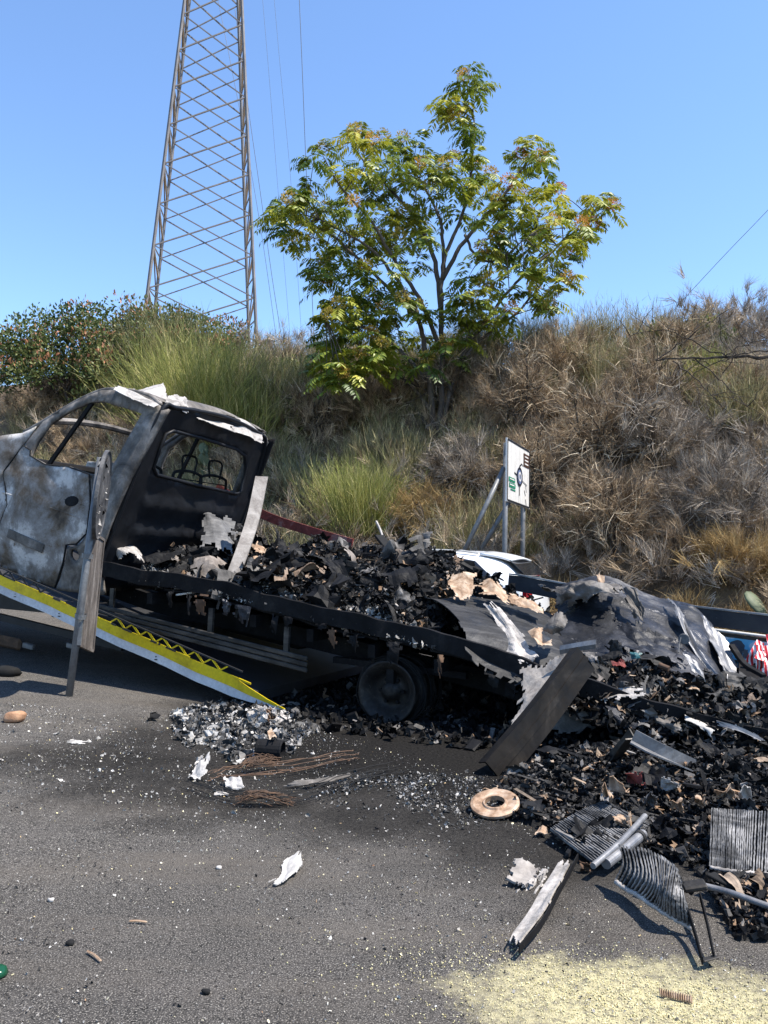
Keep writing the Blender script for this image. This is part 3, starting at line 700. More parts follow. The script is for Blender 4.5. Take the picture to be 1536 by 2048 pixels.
# ------------------------------------------------------------------ pylon and wires
M_steel = burnt('weathered_galvanised_steel', [(.3, (.14, .13, .127)), (.6, (.21, .197, .19)), (.8, (.28, .265, .255))], 1.2, (.5, .75), .35, None, .2, .004)
M_steelw = plain('bare_pale_steel', (.58, .56, .52), .5, .2)
M_wire = plain('cable', (.09, .10, .12), .5, .3)
def pylon():
    dep = 43.0; c0 = D(401, 690, dep); c1 = D(431, 0, dep); zb = c0[2] - 1.5; H1 = c1[2] - zb
    s0, s1 = 5.85, 2.85; ph = RAD(13)
    root = thing('lattice_pylon', (c0[0], c0[1], zb), 'tall steel lattice power pylon standing beyond the crest', 'pylon')
    def corner(i, z):
        k = (z - zb) / H1; s = s0 + (s1 - s0) * k; c = np.array([c0[0] + (c1[0] - c0[0]) * k * .35, dep]); a = ph + i * math.pi / 2
        u = np.array([math.cos(a), math.sin(a)]); v = np.array([-u[1], u[0]]); p = c + (u + v) * s / 2; return np.array([p[0], p[1], z])
    ztop = zb + H1 * 1.45
    for i in range(4): obj('leg', MB().bar(corner(i, zb - 1), corner(i, ztop), .125, .125).out(), M_steel, root)
    z = zb; lev = []; step = 2.35
    while z < ztop: lev.append(z); z += step; step *= .985
    for j in range(len(lev) - 1):
        for i in range(4):
            dz_ = .5 * (lev[j + 1] - lev[j]) if i == 2 else 0
            a0, b0, a1, b1 = corner(i, lev[j] + dz_), corner((i + 1) % 4, lev[j] + dz_), corner(i, lev[j + 1] + dz_), corner((i + 1) % 4, lev[j + 1] + dz_)
            if i % 2 == 0:
                obj('brace', MB().bar(a0, b1, .075, .06).out(), M_steel, root); obj('brace', MB().bar(b0, a1, .055, .05).out(), M_steel, root)
            else:
                m_ = (a0 + a1) / 2; obj('brace', MB().bar(a0, (b0 + b1) / 2, .06, .05).out(), M_steel, root); obj('brace', MB().bar((b0 + b1) / 2, a1, .06, .05).out(), M_steel, root)
                mm = (b0 + b1) / 2; am = (a0 + a1) / 2; obj('cross_strut', MB().bar(am, mm, .10, .09).out(), M_steelw, root)
pylon()
def cable(pts, label, rad=.012, grp='power cables'):
    P = cat_interp(np.array(pts), 40, 0); mb = MB(); mb.tube(P, rad, 4)
    obj('power_cable', mb.out(), M_wire, label=label, cat='cable', group=grp)
for i, (l, dd, rad) in enumerate([([(597, -40), (605, 150), (612, 330), (620, 500), (630, 720)], 46, .018), ([(545, -40), (560, 130), (578, 320), (592, 500), (606, 720)], 50, .009), ([(520, -60), (538, 150), (552, 330), (566, 500), (584, 720)], 50, .009),
        ([(470, 20), (500, 240), (520, 380), (545, 560), (572, 730)], 47, .016), ([(430, -30), (462, 130), (500, 330), (528, 500), (560, 730)], 49, .014), ([(1600, 350), (1536, 420), (1440, 520), (1320, 650)], 36, .012)]):
    cable([D(x, y, dd) for x, y in l], ['dark power cable furthest from the pylon, left of the tree', 'faint power cable nearest the dark one', 'faint power cable third from the tree', 'power cable hanging close beside the pylon leg', 'power cable running behind the pylon lattice', 'single thin cable rising out of the picture over the dead branches'][i], rad)
# ================================================================== BURNT LORRY
SOOT, ASH, RUST, BLUE = (.012, .012, .013), (.42, .40, .38), (.13, .075, .045), (.10, .11, .125)
M_soot = burnt('sooted_steel', [(.3, (.006, .006, .006)), (.55, (.013, .013, .014)), (.75, (.035, .033, .031)), (.9, (.08, .068, .056))], 3, (.55, .9), 0, (.66, (.11, .10, .09)), .5, .006, spec=.07)
M_wall = burnt('sooted_cab_wall', [(.3, (.005, .006, .007)), (.6, (.010, .011, .014)), (.85, (.025, .025, .028))], 2.2, (.38, .65), 0, None, .25, .004, spec=.22)
M_door = burnt('scorched_door_steel', [(.34, (.04, .03, .021)), (.43, (.12, .092, .066)), (.48, (.17, .152, .135)), (.54, (.25, .238, .225)), (.60, (.50, .48, .455))], 1.9, (.5, .85), .1, (.63, (.10, .065, .04)), .3, .003, .25, sm=70)
M_frame = burnt('ash_grey_pillar', [(.3, (.035, .031, .028)), (.5, (.13, .118, .105)), (.7, (.30, .275, .25))], 4, (.5, .85), .2, (.64, (.06, .05, .04)), .5, .005)
M_alu = burnt('heat_dulled_aluminium', [(.3, (.10, .10, .105)), (.5, (.23, .23, .235)), (.75, (.42, .41, .40))], 3, (.35, .7), .55, (.68, (.035, .03, .028)), .3, .004)
M_aluD = burnt('smoked_aluminium', [(.3, (.018, .017, .016)), (.5, (.045, .042, .038)), (.7, (.11, .10, .09))], 3, (.38, .7), .4, None, .3, .004, streak=(1, 1, 3))
M_ash = burnt('ash_crusted_sheet', [(.3, (.10, .095, .09)), (.45, (.30, .28, .26)), (.6, (.45, .42, .395)), (.75, (.60, .575, .55))], 6, (.8, .95), 0, (.68, (.05, .045, .04)), .8, .008)
M_char = burnt('charred_sheet', [(.30, (.006, .006, .007)), (.46, (.014, .015, .018)), (.57, (.04, .042, .05)), (.68, (.16, .155, .15))], 1.3, (.25, .7), .3, (.63, (.22, .21, .20)), .55, .010, .4, streak=(1.6, 1.6, .6), spec=.25)  # pale streaks and specks paint highlights and sparkle into the charred colour
M_charG = burnt('grey_scorched_sheet', [(.3, (.06, .06, .062)), (.5, (.12, .12, .122)), (.7, (.20, .195, .19))], 3, (.5, .85), .1, (.66, (.03, .03, .03)), .5, .006, streak=(1, 4, 4))
M_card = burnt('scorched_cardboard', [(.3, (.10, .055, .03)), (.45, (.30, .20, .13)), (.6, (.50, .39, .29)), (.8, (.62, .53, .43))], 7, (.85, .95), 0, (.63, (.02, .017, .015)), .5, .006)
M_paper = burnt('ash_paper', [(.3, (.30, .28, .26)), (.6, (.47, .45, .42)), (.8, (.58, .56, .53))], 8, (.85, .95), 0, None, .5, .004)
M_board = burnt('burnt_board', [(.3, (.16, .14, .125)), (.55, (.30, .275, .25)), (.8, (.44, .41, .38))], 7, (.9, .95), 0, (.66, (.05, .045, .04)), .6, .005)
M_rust = burnt('fire_rusted_steel', [(.3, (.035, .025, .02)), (.55, (.11, .065, .04)), (.8, (.21, .13, .08))], 6, (.7, .95), 0, None, .5, .004)
M_red = burnt('scorched_red_paint', [(.35, (.05, .02, .018)), (.55, (.23, .05, .04)), (.75, (.42, .33, .30))], 4, (.6, .9), 0, None, .4, .004)
M_rub = attr_mat('charred_rubble', [(0, (.004, .004, .0045)), (.55, (.010, .010, .011)), (.74, (.03, .029, .028)), (.85, (.10, .095, .09)), (.92, (.26, .245, .23)), (.955, (.24, .145, .08)), (1, (.36, .28, .21))], .6, 0, (9, (.45, .45, .45)), .14, bump=30)
M_ashrub = attr_mat('ash_rubble', [(0, (.03, .03, .03)), (.3, (.09, .087, .083)), (.55, (.24, .23, .215)), (.85, (.48, .46, .43)), (1, (.66, .63, .58))], .85, 0, (12, (.6, .6, .6)), .3, bump=40)
M_black = plain('burnt_black', (.009, .009, .009), .85, 0, 9, .5, .5, 50)

LR = thing('burnt_lorry', W(0, 1.05, 0), 'burnt out flatbed lorry with its cab hauled up on the recovery ramp', 'lorry')
P2 = lambda l, w=0.: np.array([SL(x, y, w)[[0, 2]] for x, y in l])       # pixels of the near side -> (t, z)
ZS = 2.0                                                                # where the cab side starts to lean inwards
def side_w(tz, far=False, seed=5, amp=.012):
    amp = amp * .45
    t, z = tz[:, 0], tz[:, 1]
    lean = np.clip(z - ZS, 0, 2) * .17 + np.clip(1.55 - z, 0, 1) ** 2 * .08 - .035 * np.sin(np.clip((z - 1.0) / 1.0, 0, 1) * math.pi)
    d = vnoise(tz * [1, 1.2], 1.3, seed, 3) * amp + vnoise(tz, 4.5, seed + 1, 2) * amp * .35
    return (1.97 - lean - d) if far else (lean + d)
def wpan(outer, holes=(), step=.06, far=False, seed=5, amp=.012, off=0.0):
    p, f = panel(outer, holes, step, .25, seed); w = side_w(p, far, seed, amp) + (-off if far else off); return W(p[:, 0], w, p[:, 1]), f

silh = [(-60, 880), (0, 868), (33, 864), (73, 838), (120, 806), (153, 787), (182, 775), (211, 774), (255, 780), (284, 791), (303, 806), (325, 813)]
win = [(66, 882), (84, 848), (120, 820), (164, 800), (190, 799), (233, 812), (270, 824), (222, 936), (212, 951), (182, 948), (139, 933), (89, 928), (57, 911)]
lp = P2(silh); wn = P2(win)
outline_up = np.concatenate([P2([(50, 905), (64, 862), (84, 838)]), lp[4:], P2([(322, 830), (262, 985), (222, 1072)]), P2([(190, 1072), (182, 955)])])
# door skin (near side) with its window frame
door_low = P2([(57, 900), (57, 911), (89, 929), (139, 934), (182, 949), (186, 1000), (180, 1068), (160, 1088), (139, 1090), (128, 1126), (106, 1176), (60, 1160), (4, 1134), (3, 1060), (22, 1010), (8, 944), (40, 890)])
for far in (False, True):
    d_ = obj('door', wpan(door_low, (), .045, far, 5, .018, -.006), M_door, LR, smooth=True, solid=.02, label=None if far else 'grey and brown heat stained door panel')
    if not far:
        dl = np.concatenate([door_low[1:], door_low[:2]]); mb = MB(); mb.tube(W(dl[:, 0], side_w(dl, False, 5, .018) - .012, dl[:, 1]), .0085, 5, False); obj('door_gap', mb.out(), M_black, d_)
        rc = np.array([P2([(150, 1003)])[0] + np.array([math.cos(a), math.sin(a)]) * [.085, .05] for a in np.linspace(0, 6.28, 14, endpoint=False)]); obj('handle_recess', (W(rc[:, 0], side_w(rc, False, 5, .018) - .017, rc[:, 1]), [tuple(range(14))]), M_soot, d_, solid=.004)
        cz = P2([(10, 985), (95, 1012), (178, 1040)]); mb = MB(); mb.tube(cat_interp(W(cz[:, 0], side_w(cz, False, 5, 0) - .006, cz[:, 1]), 16, 0), .012, 6); obj('crease', mb.out(), M_door, d_, smooth=True)
        hp = P2([(136, 1000), (176, 1012)])
        mb = MB(); mb.tube(W(hp[:, 0], -.03, hp[:, 1]), .012, 6); obj('handle', mb.out(), M_soot, d_)
        q = P2([(24, 1066), (95, 1098)]); mb = MB(); mb.bar(W(q[0, 0], -.05, q[0, 1]), W(q[1, 0], -.05, q[1, 1]), .012, .09); obj('moulding', mb.out(), M_frame, d_, bevel=.005)
    fr = np.concatenate([P2([(40, 890), (73, 838)]), lp[4:11], P2([(312, 826), (226, 952)])])
    f_ = obj('window_frame', wpan(np.concatenate([fr, P2([(182, 956), (139, 940), (89, 936), (52, 917)])]), [wn], .05, far, 6, .004, .012), M_frame, LR, smooth=True, solid=.03)
    qb = P2([(163, 800), (92, 928)]); ww_ = side_w(qb, far, 6, .0) + (-.02 if far else .02); pb = W(qb[:, 0], ww_, qb[:, 1]); mb = MB(); mb.bar(pb[0], pb[1], .03, .035); obj('quarter_bar', mb.out(), M_soot, f_)
    # wing with the wheel arch, continuing out of the picture
    arch = SL(-48, 1062, 0)[[0, 2]]; aa = np.linspace(-.15, math.pi + .5, 16); ar = [arch + .36 * np.array([math.cos(a), math.sin(a)]) for a in aa]
    wing = np.concatenate([P2([(-2, 1132)]), np.array(ar), [arch + [-.75, -.1], arch + [-.82, .45], arch + [-.45, .95]], P2([(-60, 880), (0, 868), (33, 864), (60, 850), (38, 888), (6, 944), (19, 1010), (0, 1060)])])
    obj('wing', wpan(wing, (), .06, far, 8, .012), M_door, LR, smooth=True, solid=.015)
    # pillar strip and sill behind the door
    sill = P2([(325, 815), (300, 872), (262, 960), (222, 1062), (199, 1126), (204, 1190), (160, 1186), (108, 1180), (130, 1128), (141, 1094), (162, 1092), (183, 1068), (190, 1000), (186, 953), (226, 954), (283, 826), (312, 818)])
    hole = [P2([(153, 1110)])[0] + .055 * np.array([math.cos(a), math.sin(a)]) for a in np.linspace(0, 6.28, 12, endpoint=False)]
    obj('rear_pillar', wpan(sill, [hole], .05, far, 9, .01, .004), M_frame if not far else M_soot, LR, smooth=True, solid=.03)
# a rounded roof rail over each door, tubes seen as the pale rim
for far in (False, True):
    rl = lp[2:11]; P = W(rl[:, 0], side_w(rl, far, 5, 0) + (-.02 if far else .02), rl[:, 1] + .006); mb = MB(); mb.tube(cat_interp(P, 40, 0), .022, 8)
    obj('roof_rail', mb.out(), M_frame, LR, smooth=True)
# rear wall of the cab with its window
tT, zT = SL(325, 813, .1)[0], SL(325, 813, .1)[2]; tB, zB = SL(199, 1126, 0)[0], SL(199, 1126, 0)[2]
def wall_t(z): return tB + (tT - tB) * (z - zB) / (zT - zB)
def TW(px, py):
    "pixel -> (w, z) on the slanting rear wall"
    d = _ray(px, py); n_ = np.cross(B_, W(tT, 0, zT) - W(tB, 0, zB)); k_ = ((W(tB, 0, zB) - CAM) @ n_) / (d @ n_); q = LOC(CAM + d * k_); return q[1:]
wtop = np.array([[.10, zT], [.5, zT + .06], [1.0, zT + .08], [1.5, zT + .04], [1.84, zT - .06], [1.93, 2.0], [1.95, 1.4], [1.95, .9], [.02, .9], [.0, 1.5], [.03, 2.0]])
wwin = np.array([TW(x, y) for x, y in [(318, 898), (330, 868), (345, 862), (400, 876), (470, 898), (488, 912), (490, 935), (481, 982), (472, 988), (390, 970), (312, 950), (305, 935)]])
p, f = panel(wtop, [wwin], .06, .2, 3)
rib = np.zeros(len(p))
for c in (1.72, 1.45, 1.18): rib += .055 * np.clip(1 - np.abs(p[:, 1] - c) / .07, 0, 1) * (np.abs(p[:, 0] - 1.0) < .72)
RWall = obj('rear_wall', (W(wall_t(p[:, 1]) + rib + vnoise(p, 1.2, 4, 3) * .012, p[:, 0], p[:, 1]), f), M_wall, LR, smooth=True, solid=.02)
mb = MB(); lw = np.concatenate([wwin, wwin[:1]]); mb.tube(W(wall_t(lw[:, 1]) + .012, lw[:, 0], lw[:, 1]), .018, 6, False); obj('window_rim', mb.out(), M_wall, RWall, smooth=True)
eg = np.array([[.02, 1.0], [.03, 1.5], [.05, 2.0], [.10, zT - .03], [.3, zT + .02], [1.0, zT + .06], [1.65, zT], [1.86, zT - .1], [1.93, 2.0], [1.95, 1.3]]); mb = MB()
mb.tube(cat_interp(W(wall_t(eg[:, 1]) + .01, eg[:, 0], eg[:, 1]), 50, 0), .02, 7); obj('wall_edge', mb.out(), M_wall, RWall, smooth=True)
# what is left of the roof: skin, and peeled pieces on it
rp = lp[5:]; cr = np.array([[W(t, w, z + .07 * math.sin((w - .1) / 1.9 * math.pi)) for w in np.linspace(.16, 1.82, 5)] for t, z in rp])
cr = np.concatenate([cr[:-1], [[W(tT, w, zT + .03 + .06 * math.sin((w - .1) / 1.9 * math.pi)) for w in np.linspace(.1, 1.84, 5)]]])
RF = obj('roof', sheet(cr, 26, 36, .02, 10, 3, .03), M_frame, LR, solid=.008)
obj('peeled_strip', sheet([[S(235, 768, .22), S(275, 780, .2), S(332, 812, .2)], [S(222, 778, .02), S(270, 798, .0), S(308, 818, -.02)]], 14, 30, .012, 14, 4, .05), M_ash, RF, solid=.006)
obj('peeled_flap', sheet([[S(284, 776, .55), S(326, 764, .6), S(332, 778, .6)], [S(262, 786, .25), S(300, 792, .25), S(340, 806, .3)]], 14, 18, .012, 8, 5, .04), M_ash, RF, solid=.006)
obj('peeled_flap', sheet([[S(336, 786, .35), S(368, 790, .5), S(380, 812, .55)], [S(326, 806, .2), S(352, 815, .28), S(378, 826, .38)]], 16, 18, .025, 12, 6, .07), M_ash, RF, solid=.006)
obj('peeled_flap', sheet([[S(452, 838, 1.2), S(482, 836, 1.4), S(530, 870, 1.75)], [S(462, 862, 1.1), S(495, 874, 1.35), S(527, 890, 1.68)]], 14, 22, .02, 10, 7, .05), M_ash, RF, solid=.006)
obj('peeled_strip', sheet([[S(385, 824, .6), S(420, 836, .85), S(470, 850, 1.15)], [S(390, 838, .52), S(425, 850, .78), S(474, 870, 1.08)]], 10, 30, .01, 12, 8, .08), M_ash, RF, solid=.006)
mb = MB(); fr = lp[3]; mb.tube(cat_interp(np.array([W(fr[0] - .1 * math.sin(k * math.pi), .12 + 1.84 * k, fr[1] + .1 * math.sin(k * math.pi)) for k in np.linspace(0, 1, 5)]), 20, 0), .035, 7); obj('windscreen_header', mb.out(), M_frame, LR)
mb = MB(); db = P2([(70, 905), (40, 880)]); mb.tube(W(db[0, 0] - .1, np.linspace(.1, 1.98, 6), db[0, 1] - .1), .06, 8); obj('dashboard_beam', mb.out(), M_soot, LR)
# burnt seats: only springs and wire frames remain
def seat(wc):
    s = thing_part('seat', LR); t0 = wall_t(1.45) - .35; mb = MB()
    b = np.array([W(t0 + .22, wc - .24, 1.35), W(t0 + .28, wc - .24, 2.0), W(t0 + .3, wc - .16, 2.12), W(t0 + .3, wc + .16, 2.12), W(t0 + .28, wc + .24, 2.0), W(t0 + .22, wc + .24, 1.35)]); mb.tube(cat_interp(b, 30, 0), .016, 6)
    for z in np.linspace(1.45, 2.05, 6): mb.tube(np.array([W(t0 + .25, wc - .24, z), W(t0 + .27, wc + .24, z)]), .006, 4)
    obj('back_frame', mb.out(), M_black, s); mb = MB()
    hb = np.array([W(t0 + .3, wc - .09, 2.1), W(t0 + .31, wc - .11, 2.28), W(t0 + .31, wc + .11, 2.28), W(t0 + .3, wc + .09, 2.1)]); mb.tube(cat_interp(hb, 16, 0), .012, 5); obj('headrest_frame', mb.out(), M_black, s); mb = MB()
    for x in np.linspace(-.2, .25, 6): mb.tube(np.array([W(t0 + x, wc - .24, 1.36), W(t0 + x, wc + .24, 1.36)]), .012, 5)
    obj('seat_pan', mb.out(), M_black, s)
def thing_part(name, parent):
    o = bpy.data.objects.new(name, None); COL.objects.link(o); o.parent = parent; ORG[o.name] = ORG[parent.name]; o.empty_display_size = .05; return o
seat(.5); seat(1.15); seat(1.6)

# ---- flatbed
bedpx = [(200, 1150), (440, 1196), (745, 1272), (930, 1312), (1060, 1362), (1250, 1425), (1536, 1505), (1600, 1525)]
bp = P2(bedpx); bp = np.concatenate([[[bp[0, 0] - .15, bp[0, 1] + .02]], bp, [[bp[-1, 0] + .35, bp[-1, 1] - .06]]])
def bed_z(t): return np.interp(t, bp[:, 0], bp[:, 1])
def far_z(t): return np.interp(t, [-3, 0, 3.4], [1.08, .74, .34])
def deck_z(t, w): k_ = np.clip(np.asarray(w, float) / 2.1, 0, 1); return bed_z(t) * (1 - k_) + far_z(t) * k_
ts = np.linspace(bp[0, 0], bp[-1, 0], 60)
Cp = [(0, 0), (.05, 0), (.05, -.012), (.014, -.012), (.014, -.118), (.05, -.118), (.05, -.13), (0, -.13)]
def sag(t, s): return .018 * np.sin(t * 3.1 + s) + .011 * np.sin(t * 8 + 2 * s) + .006 * np.sin(t * 19)
mb = MB(); ts2 = np.linspace(bp[0, 0], bp[-1, 0], 160); mb.extrude(Cp, W(ts2, sag(ts2, 0), bed_z(ts2) + .5 * sag(ts2 * 1.3, 2)), side=-B_ * -1); obj('side_rail', mb.out(), M_soot, LR, label='buckled near side bed rail, blackened')
mb = MB(); mb.extrude(Cp, W(ts, 2.1, far_z(ts)), side=-B_); obj('side_rail', mb.out(), M_aluD, LR)
mb = MB(); rr = ts[ts > 1.25]; mb.bar(W(1.55, -.012, bed_z(1.55) - .025), W(2.3, -.012, bed_z(2.3) - .025), .01, .05)
for i, t in enumerate(np.linspace(1.45, 2.9, 11)):
    m2 = MB(); m2.lathe(W(t, -.004, bed_z(t) - .045), -B_, [(0, .008), (.008, .006), (.011, 0)], 8); obj('rivet', m2.out(), M_black, LR)
rg = R(330)
for i in range(26):                                                      # molten and torn strips hanging off the near rail
    t = rg.uniform(-2.3, 2.6); L = rg.uniform(.06, .22); wd = rg.uniform(.03, .12); z0 = bed_z(t) + .012; c = [[W(t - wd, -.02, z0), W(t + wd, -.02, bed_z(t + wd) + .012)], [W(t - wd * .8, -.035, z0 - L * .5), W(t + wd * .9, -.03, z0 - L * .5)], [W(t - wd * .4, -.02, z0 - L), W(t + wd * .5, -.03, z0 - L * 1.1)]]
    obj('hanging_strip', sheet(c, 12, 10, .018, 8, 331 + i, .22), [M_soot, M_soot, M_char, M_soot, M_black, M_rust][i % 6], LR, solid=.004)
# deck boards (aluminium planks lying across), most of them buried
for i in range(14):
    t0 = -2.55 + i * .42; c = np.array([[W(t, w, deck_z(t, w) - .02) for w in np.linspace(.04, 2.05, 4)] for t in (t0, t0 + .2, t0 + .4)])
    obj('deck_plank', sheet(c, 8, 16, .012, 6, 200 + i, 0), M_soot, LR, solid=.02)
for t in np.arange(-2.3, 3.2, .55):
    mb = MB(); mb.bar(W(t, .05, deck_z(t, .05) - .13), W(t, 2.05, deck_z(t, 2.05) - .13), .06, .1); obj('cross_member', mb.out(), M_soot, LR)
for w in (.62, 1.45):
    mb = MB(); tt_ = np.linspace(-4.4, 3.1, 20); zz = np.array([deck_z(t, w) - .28 if t > -2.6 else deck_z(-2.6, w) - .28 + (-2.6 - t) * .23 for t in tt_]); mb.extrude([(-.035, -.08), (.035, -.08), (.035, .08), (-.035, .08)], W(tt_, w, zz)); obj('chassis_rail', mb.out(), M_soot, LR)
# under-run guard: three ribbed aluminium rails with brackets
g0, g1 = SL(200, 1212, 0), SL(617, 1318, 0)
for j, dz in enumerate((.0, -.045, -.09)):
    mb = MB(); mb.bar(W(g0[0], -.015, g0[2] + dz), W(g1[0], -.015, g1[2] + dz), .02, .038); obj('guard_rail', mb.out(), M_aluD, LR, bevel=.006)
for px, py in ((222, 1205), (572, 1268), (420, 1235)):
    b_ = SL(px, py, 0); mb = MB(); mb.bar(W(b_[0], .02, bed_z(b_[0]) - .1), W(b_[0], .01, np.interp(b_[0], [g0[0], g1[0]], [g0[2], g1[2]]) - .1), .045, .03, up=B_); obj('bracket', mb.out(), M_aluD, LR)
mb = MB(); mb.bar(W(-2.0, .9, .66), W(-1.1, .9, .52), .4, .22, up=(0, 0, 1)); obj('fuel_tank', mb.out(), M_black, LR, bevel=.05)
# wheels: tyres burnt off, bare rims
M_rim = burnt('burnt_rim', [(.3, (.009, .008, .008)), (.55, (.024, .022, .02)), (.75, (.08, .072, .063))], 9, (.4, .75), .3, (.64, (.16, .14, .12)), .4, .004)
def wheel(tc, w, zc, s=1.0):
    c = W(tc, w, zc); wh = thing_part('wheel', LR); mb = MB()
    mb.lathe(c, -B_, [(.235 * s, -.09), (.205 * s, -.085), (.19 * s, -.02), (.19 * s, .04), (.205 * s, .075), (.235 * s, .085), (.24 * s, .10), (.225 * s, .098), (.2 * s, .08), (.165 * s, .035), (.15 * s, .0), (.12 * s, -.02), (.07 * s, -.015), (.065 * s, .05), (.03 * s, .06), (0.001, .06)], 40); obj('rim', mb.out(), M_rim, wh, smooth=True)
    for a in np.linspace(0, 6.28, 6, endpoint=False):
        m2 = MB(); u = A_ * math.cos(a) + np.array([0, 0, 1]) * math.sin(a); m2.lathe(c + u * .095 * s - B_ * -.0, -B_, [(.014, -.02), (.014, .012), (.001, .013)], 6); obj('wheel_nut', m2.out(), M_soot, wh)
    mb = MB(); r = R(int(abs(tc) * 100 + w * 10)); a = np.linspace(0, 6.28, 60)
    for k in range(5): mb.tube(c + (.255 + .012 * k + .006 * np.sin(a * 5 + k))[:, None] * s * (np.cos(a)[:, None] * A_ * 1.0 + np.sin(a)[:, None] * np.array([0, 0, 1.0]) * .93) + B_ * r.uniform(-.08, .08), .005, 4, False)
    obj('tyre_wire', mb.out(), M_black, wh)
wheel(.05, .12, .24); wheel(.05, .36, .24); wheel(.05, 1.98, .24); wheel(.05, 1.74, .24)
wheel(arch[0], .16, arch[1] + .0, 1.1); wheel(arch[0], 1.9, arch[1], 1.1)
mb = MB(); mb.tube(W(.05, np.array([.2, .8, 1.05, 1.3, 1.9]), .25), [.05, .06, .13, .06, .05], 10); obj('axle', mb.out(), M_soot, LR, smooth=True)
mb = MB(); mb.bar(W(.05, .25, .2), W(.05, .25, .55), .35, .06, up=A_); mb.bar(W(-.55, .3, .42), W(.6, .3, .38), .07, .05); obj('leaf_spring', mb.out(), M_soot, LR)
# headboard post still standing, other one across
pp = [S(523, 955, .95), S(505, 1040, .7), S(478, 1120, .42), S(458, 1168, .30)]; mb = MB()
P = cat_interp(np.array(pp), 24, 0); mb.extrude([(-.06, -.02), (.06, -.02), (.064, .0), (.06, .02), (.03, .010), (0, .026), (-.03, .010), (-.06, .02)], P, side=A_ * .8 + B_ * .6); obj('headboard_post', mb.out(), M_board, LR, label='pale aluminium headboard post, bent and leaning')
# far side: pale top rail dropping from the cab, then the standing far sideboard
fr_ = np.array([S(432, 975, 1.9), S(528, 1030, 2.08), S(620, 1062, 2.1), S(705, 1087, 2.1)]); mb = MB(); mb.extrude([(-.012, -.05), (.012, -.05), (.012, .05), (-.012, .05)], cat_interp(fr_, 20, 0)); obj('top_rail', mb.out(), M_red, LR, label='red and white scorched rail')
far_top = [(1018, 1150), (1040, 1152), (1200, 1183), (1390, 1215), (1536, 1232), (1700, 1252)]
ft = np.array([SL(x, y, 2.1)[[0, 2]] for x, y in far_top]); tf = np.linspace(ft[0, 0], ft[-1, 0], 30); zf = np.interp(tf, ft[:, 0], ft[:, 1])
mb = MB(); mb.extrude([(-.012, -.15), (.012, -.15), (.012, .0), (-.012, .0)], W(tf, 2.1, zf)); SB = obj('far_sideboard', mb.out(), burnt('soot_dark_board', [(.3, (.018, .02, .025)), (.6, (.03, .032, .038)), (.8, (.05, .05, .055))], 3, (.4, .7), 0, (.665, (.42, .42, .42)), .3, .004), LR)
mb = MB(); mb.extrude([(-.022, 0.003), (.022, 0.003), (.022, .018), (-.022, .018)], W(tf, 2.1, zf)); obj('cap_rail', mb.out(), M_alu, SB)
tl = tf[tf > 1.9]; zl = np.interp(tl, tf, zf) - .195
mb = MB(); mb.tube(W(tl, 2.06, zl + .02), .014, 8); obj('lashing_rail', mb.out(), M_steelw, SB, smooth=True)
mb = MB(); mb.extrude([(-.01, -.42), (.01, -.42), (.01, .0), (-.01, .0)], W(tl, 2.1, zl)); obj('lower_board', mb.out(), M_aluD, LR)
# printed panel on the lower board: flat print of pale blue shapes
def print_panel():
    k = N('printed_panel'); uv = k.tc.outputs['Object']; 
    n1 = k.noise(5.5, 2, .4); c = k.ramp(n1, [(.36, (.05, .06, .075)), (.40, (.12, .42, .62)), (.50, (.16, .50, .70)), (.53, (.55, .66, .74)), (.68, (.62, .70, .78)), (.72, (.03, .035, .05))], 'CONSTANT')
    c = k.mix(k.ramp(k.noise(9, 5, .6), [(.56, 0.0), (.6, 1.0)]), c, (.13, .13, .13)); return k.bsdf(c, .5, 0, k.noise(40, 3), .2, .003)
a0, a1 = 2.15, 2.95; mb = MB(); ta = np.linspace(a0, a1, 6); mb.extrude([(-.003, -.36), (.003, -.36), (.003, -.03), (-.003, -.03)], W(ta, 2.085, np.interp(ta, tf, zf) - .195)); PP = obj('printed_panel', mb.out(), print_panel(), LR, label='pale blue printed panel, partly burnt')
M_vault = burnt('smoked_vault_sheet', [(.3, (.012, .012, .012)), (.5, (.03, .03, .031)), (.7, (.075, .074, .073))], 3, (.4, .75), .1, (.67, (.16, .155, .15)), .5, .006, streak=(1, 4, 4), spec=.2)
M_rad = burnt('sooty_fins', [(.36, (.02, .02, .02)), (.48, (.09, .09, .09)), (.6, (.26, .255, .25)), (.75, (.42, .41, .40))], 6, (.45, .8), .35, (.66, (.015, .015, .015)), .4, .004)
M_chan = burnt('brown_smoked_channel', [(.3, (.006, .0055, .005)), (.5, (.016, .014, .012)), (.7, (.045, .039, .033))], 3, (.4, .75), .2, None, .3, .004, streak=(1, 1, 1), spec=.12)
M_ink = plain('ink', (.012, .013, .018), .6); M_white = plain('white_print', (.72, .73, .74), .6)
def flatprint(pts, mt, nm):      # thin print lying on the panel: points as (t, depth below the panel top)
    zt = lambda t: np.interp(t, tf, zf) - .195
    q = np.array([W(t, 2.078, zt(t) - d) for t, d in pts]); q2 = q + B_ * .004; n = len(q)
    obj(nm, (np.concatenate([q, q2]), [tuple(range(n)), tuple(range(n, 2 * n))[::-1]] + [(i, (i + 1) % n, n + (i + 1) % n, n + i) for i in range(n)]), mt, PP)
flatprint([(2.42, .285), (2.62, .285), (2.62, .325), (2.42, .325)], M_ink, 'caption_bar')
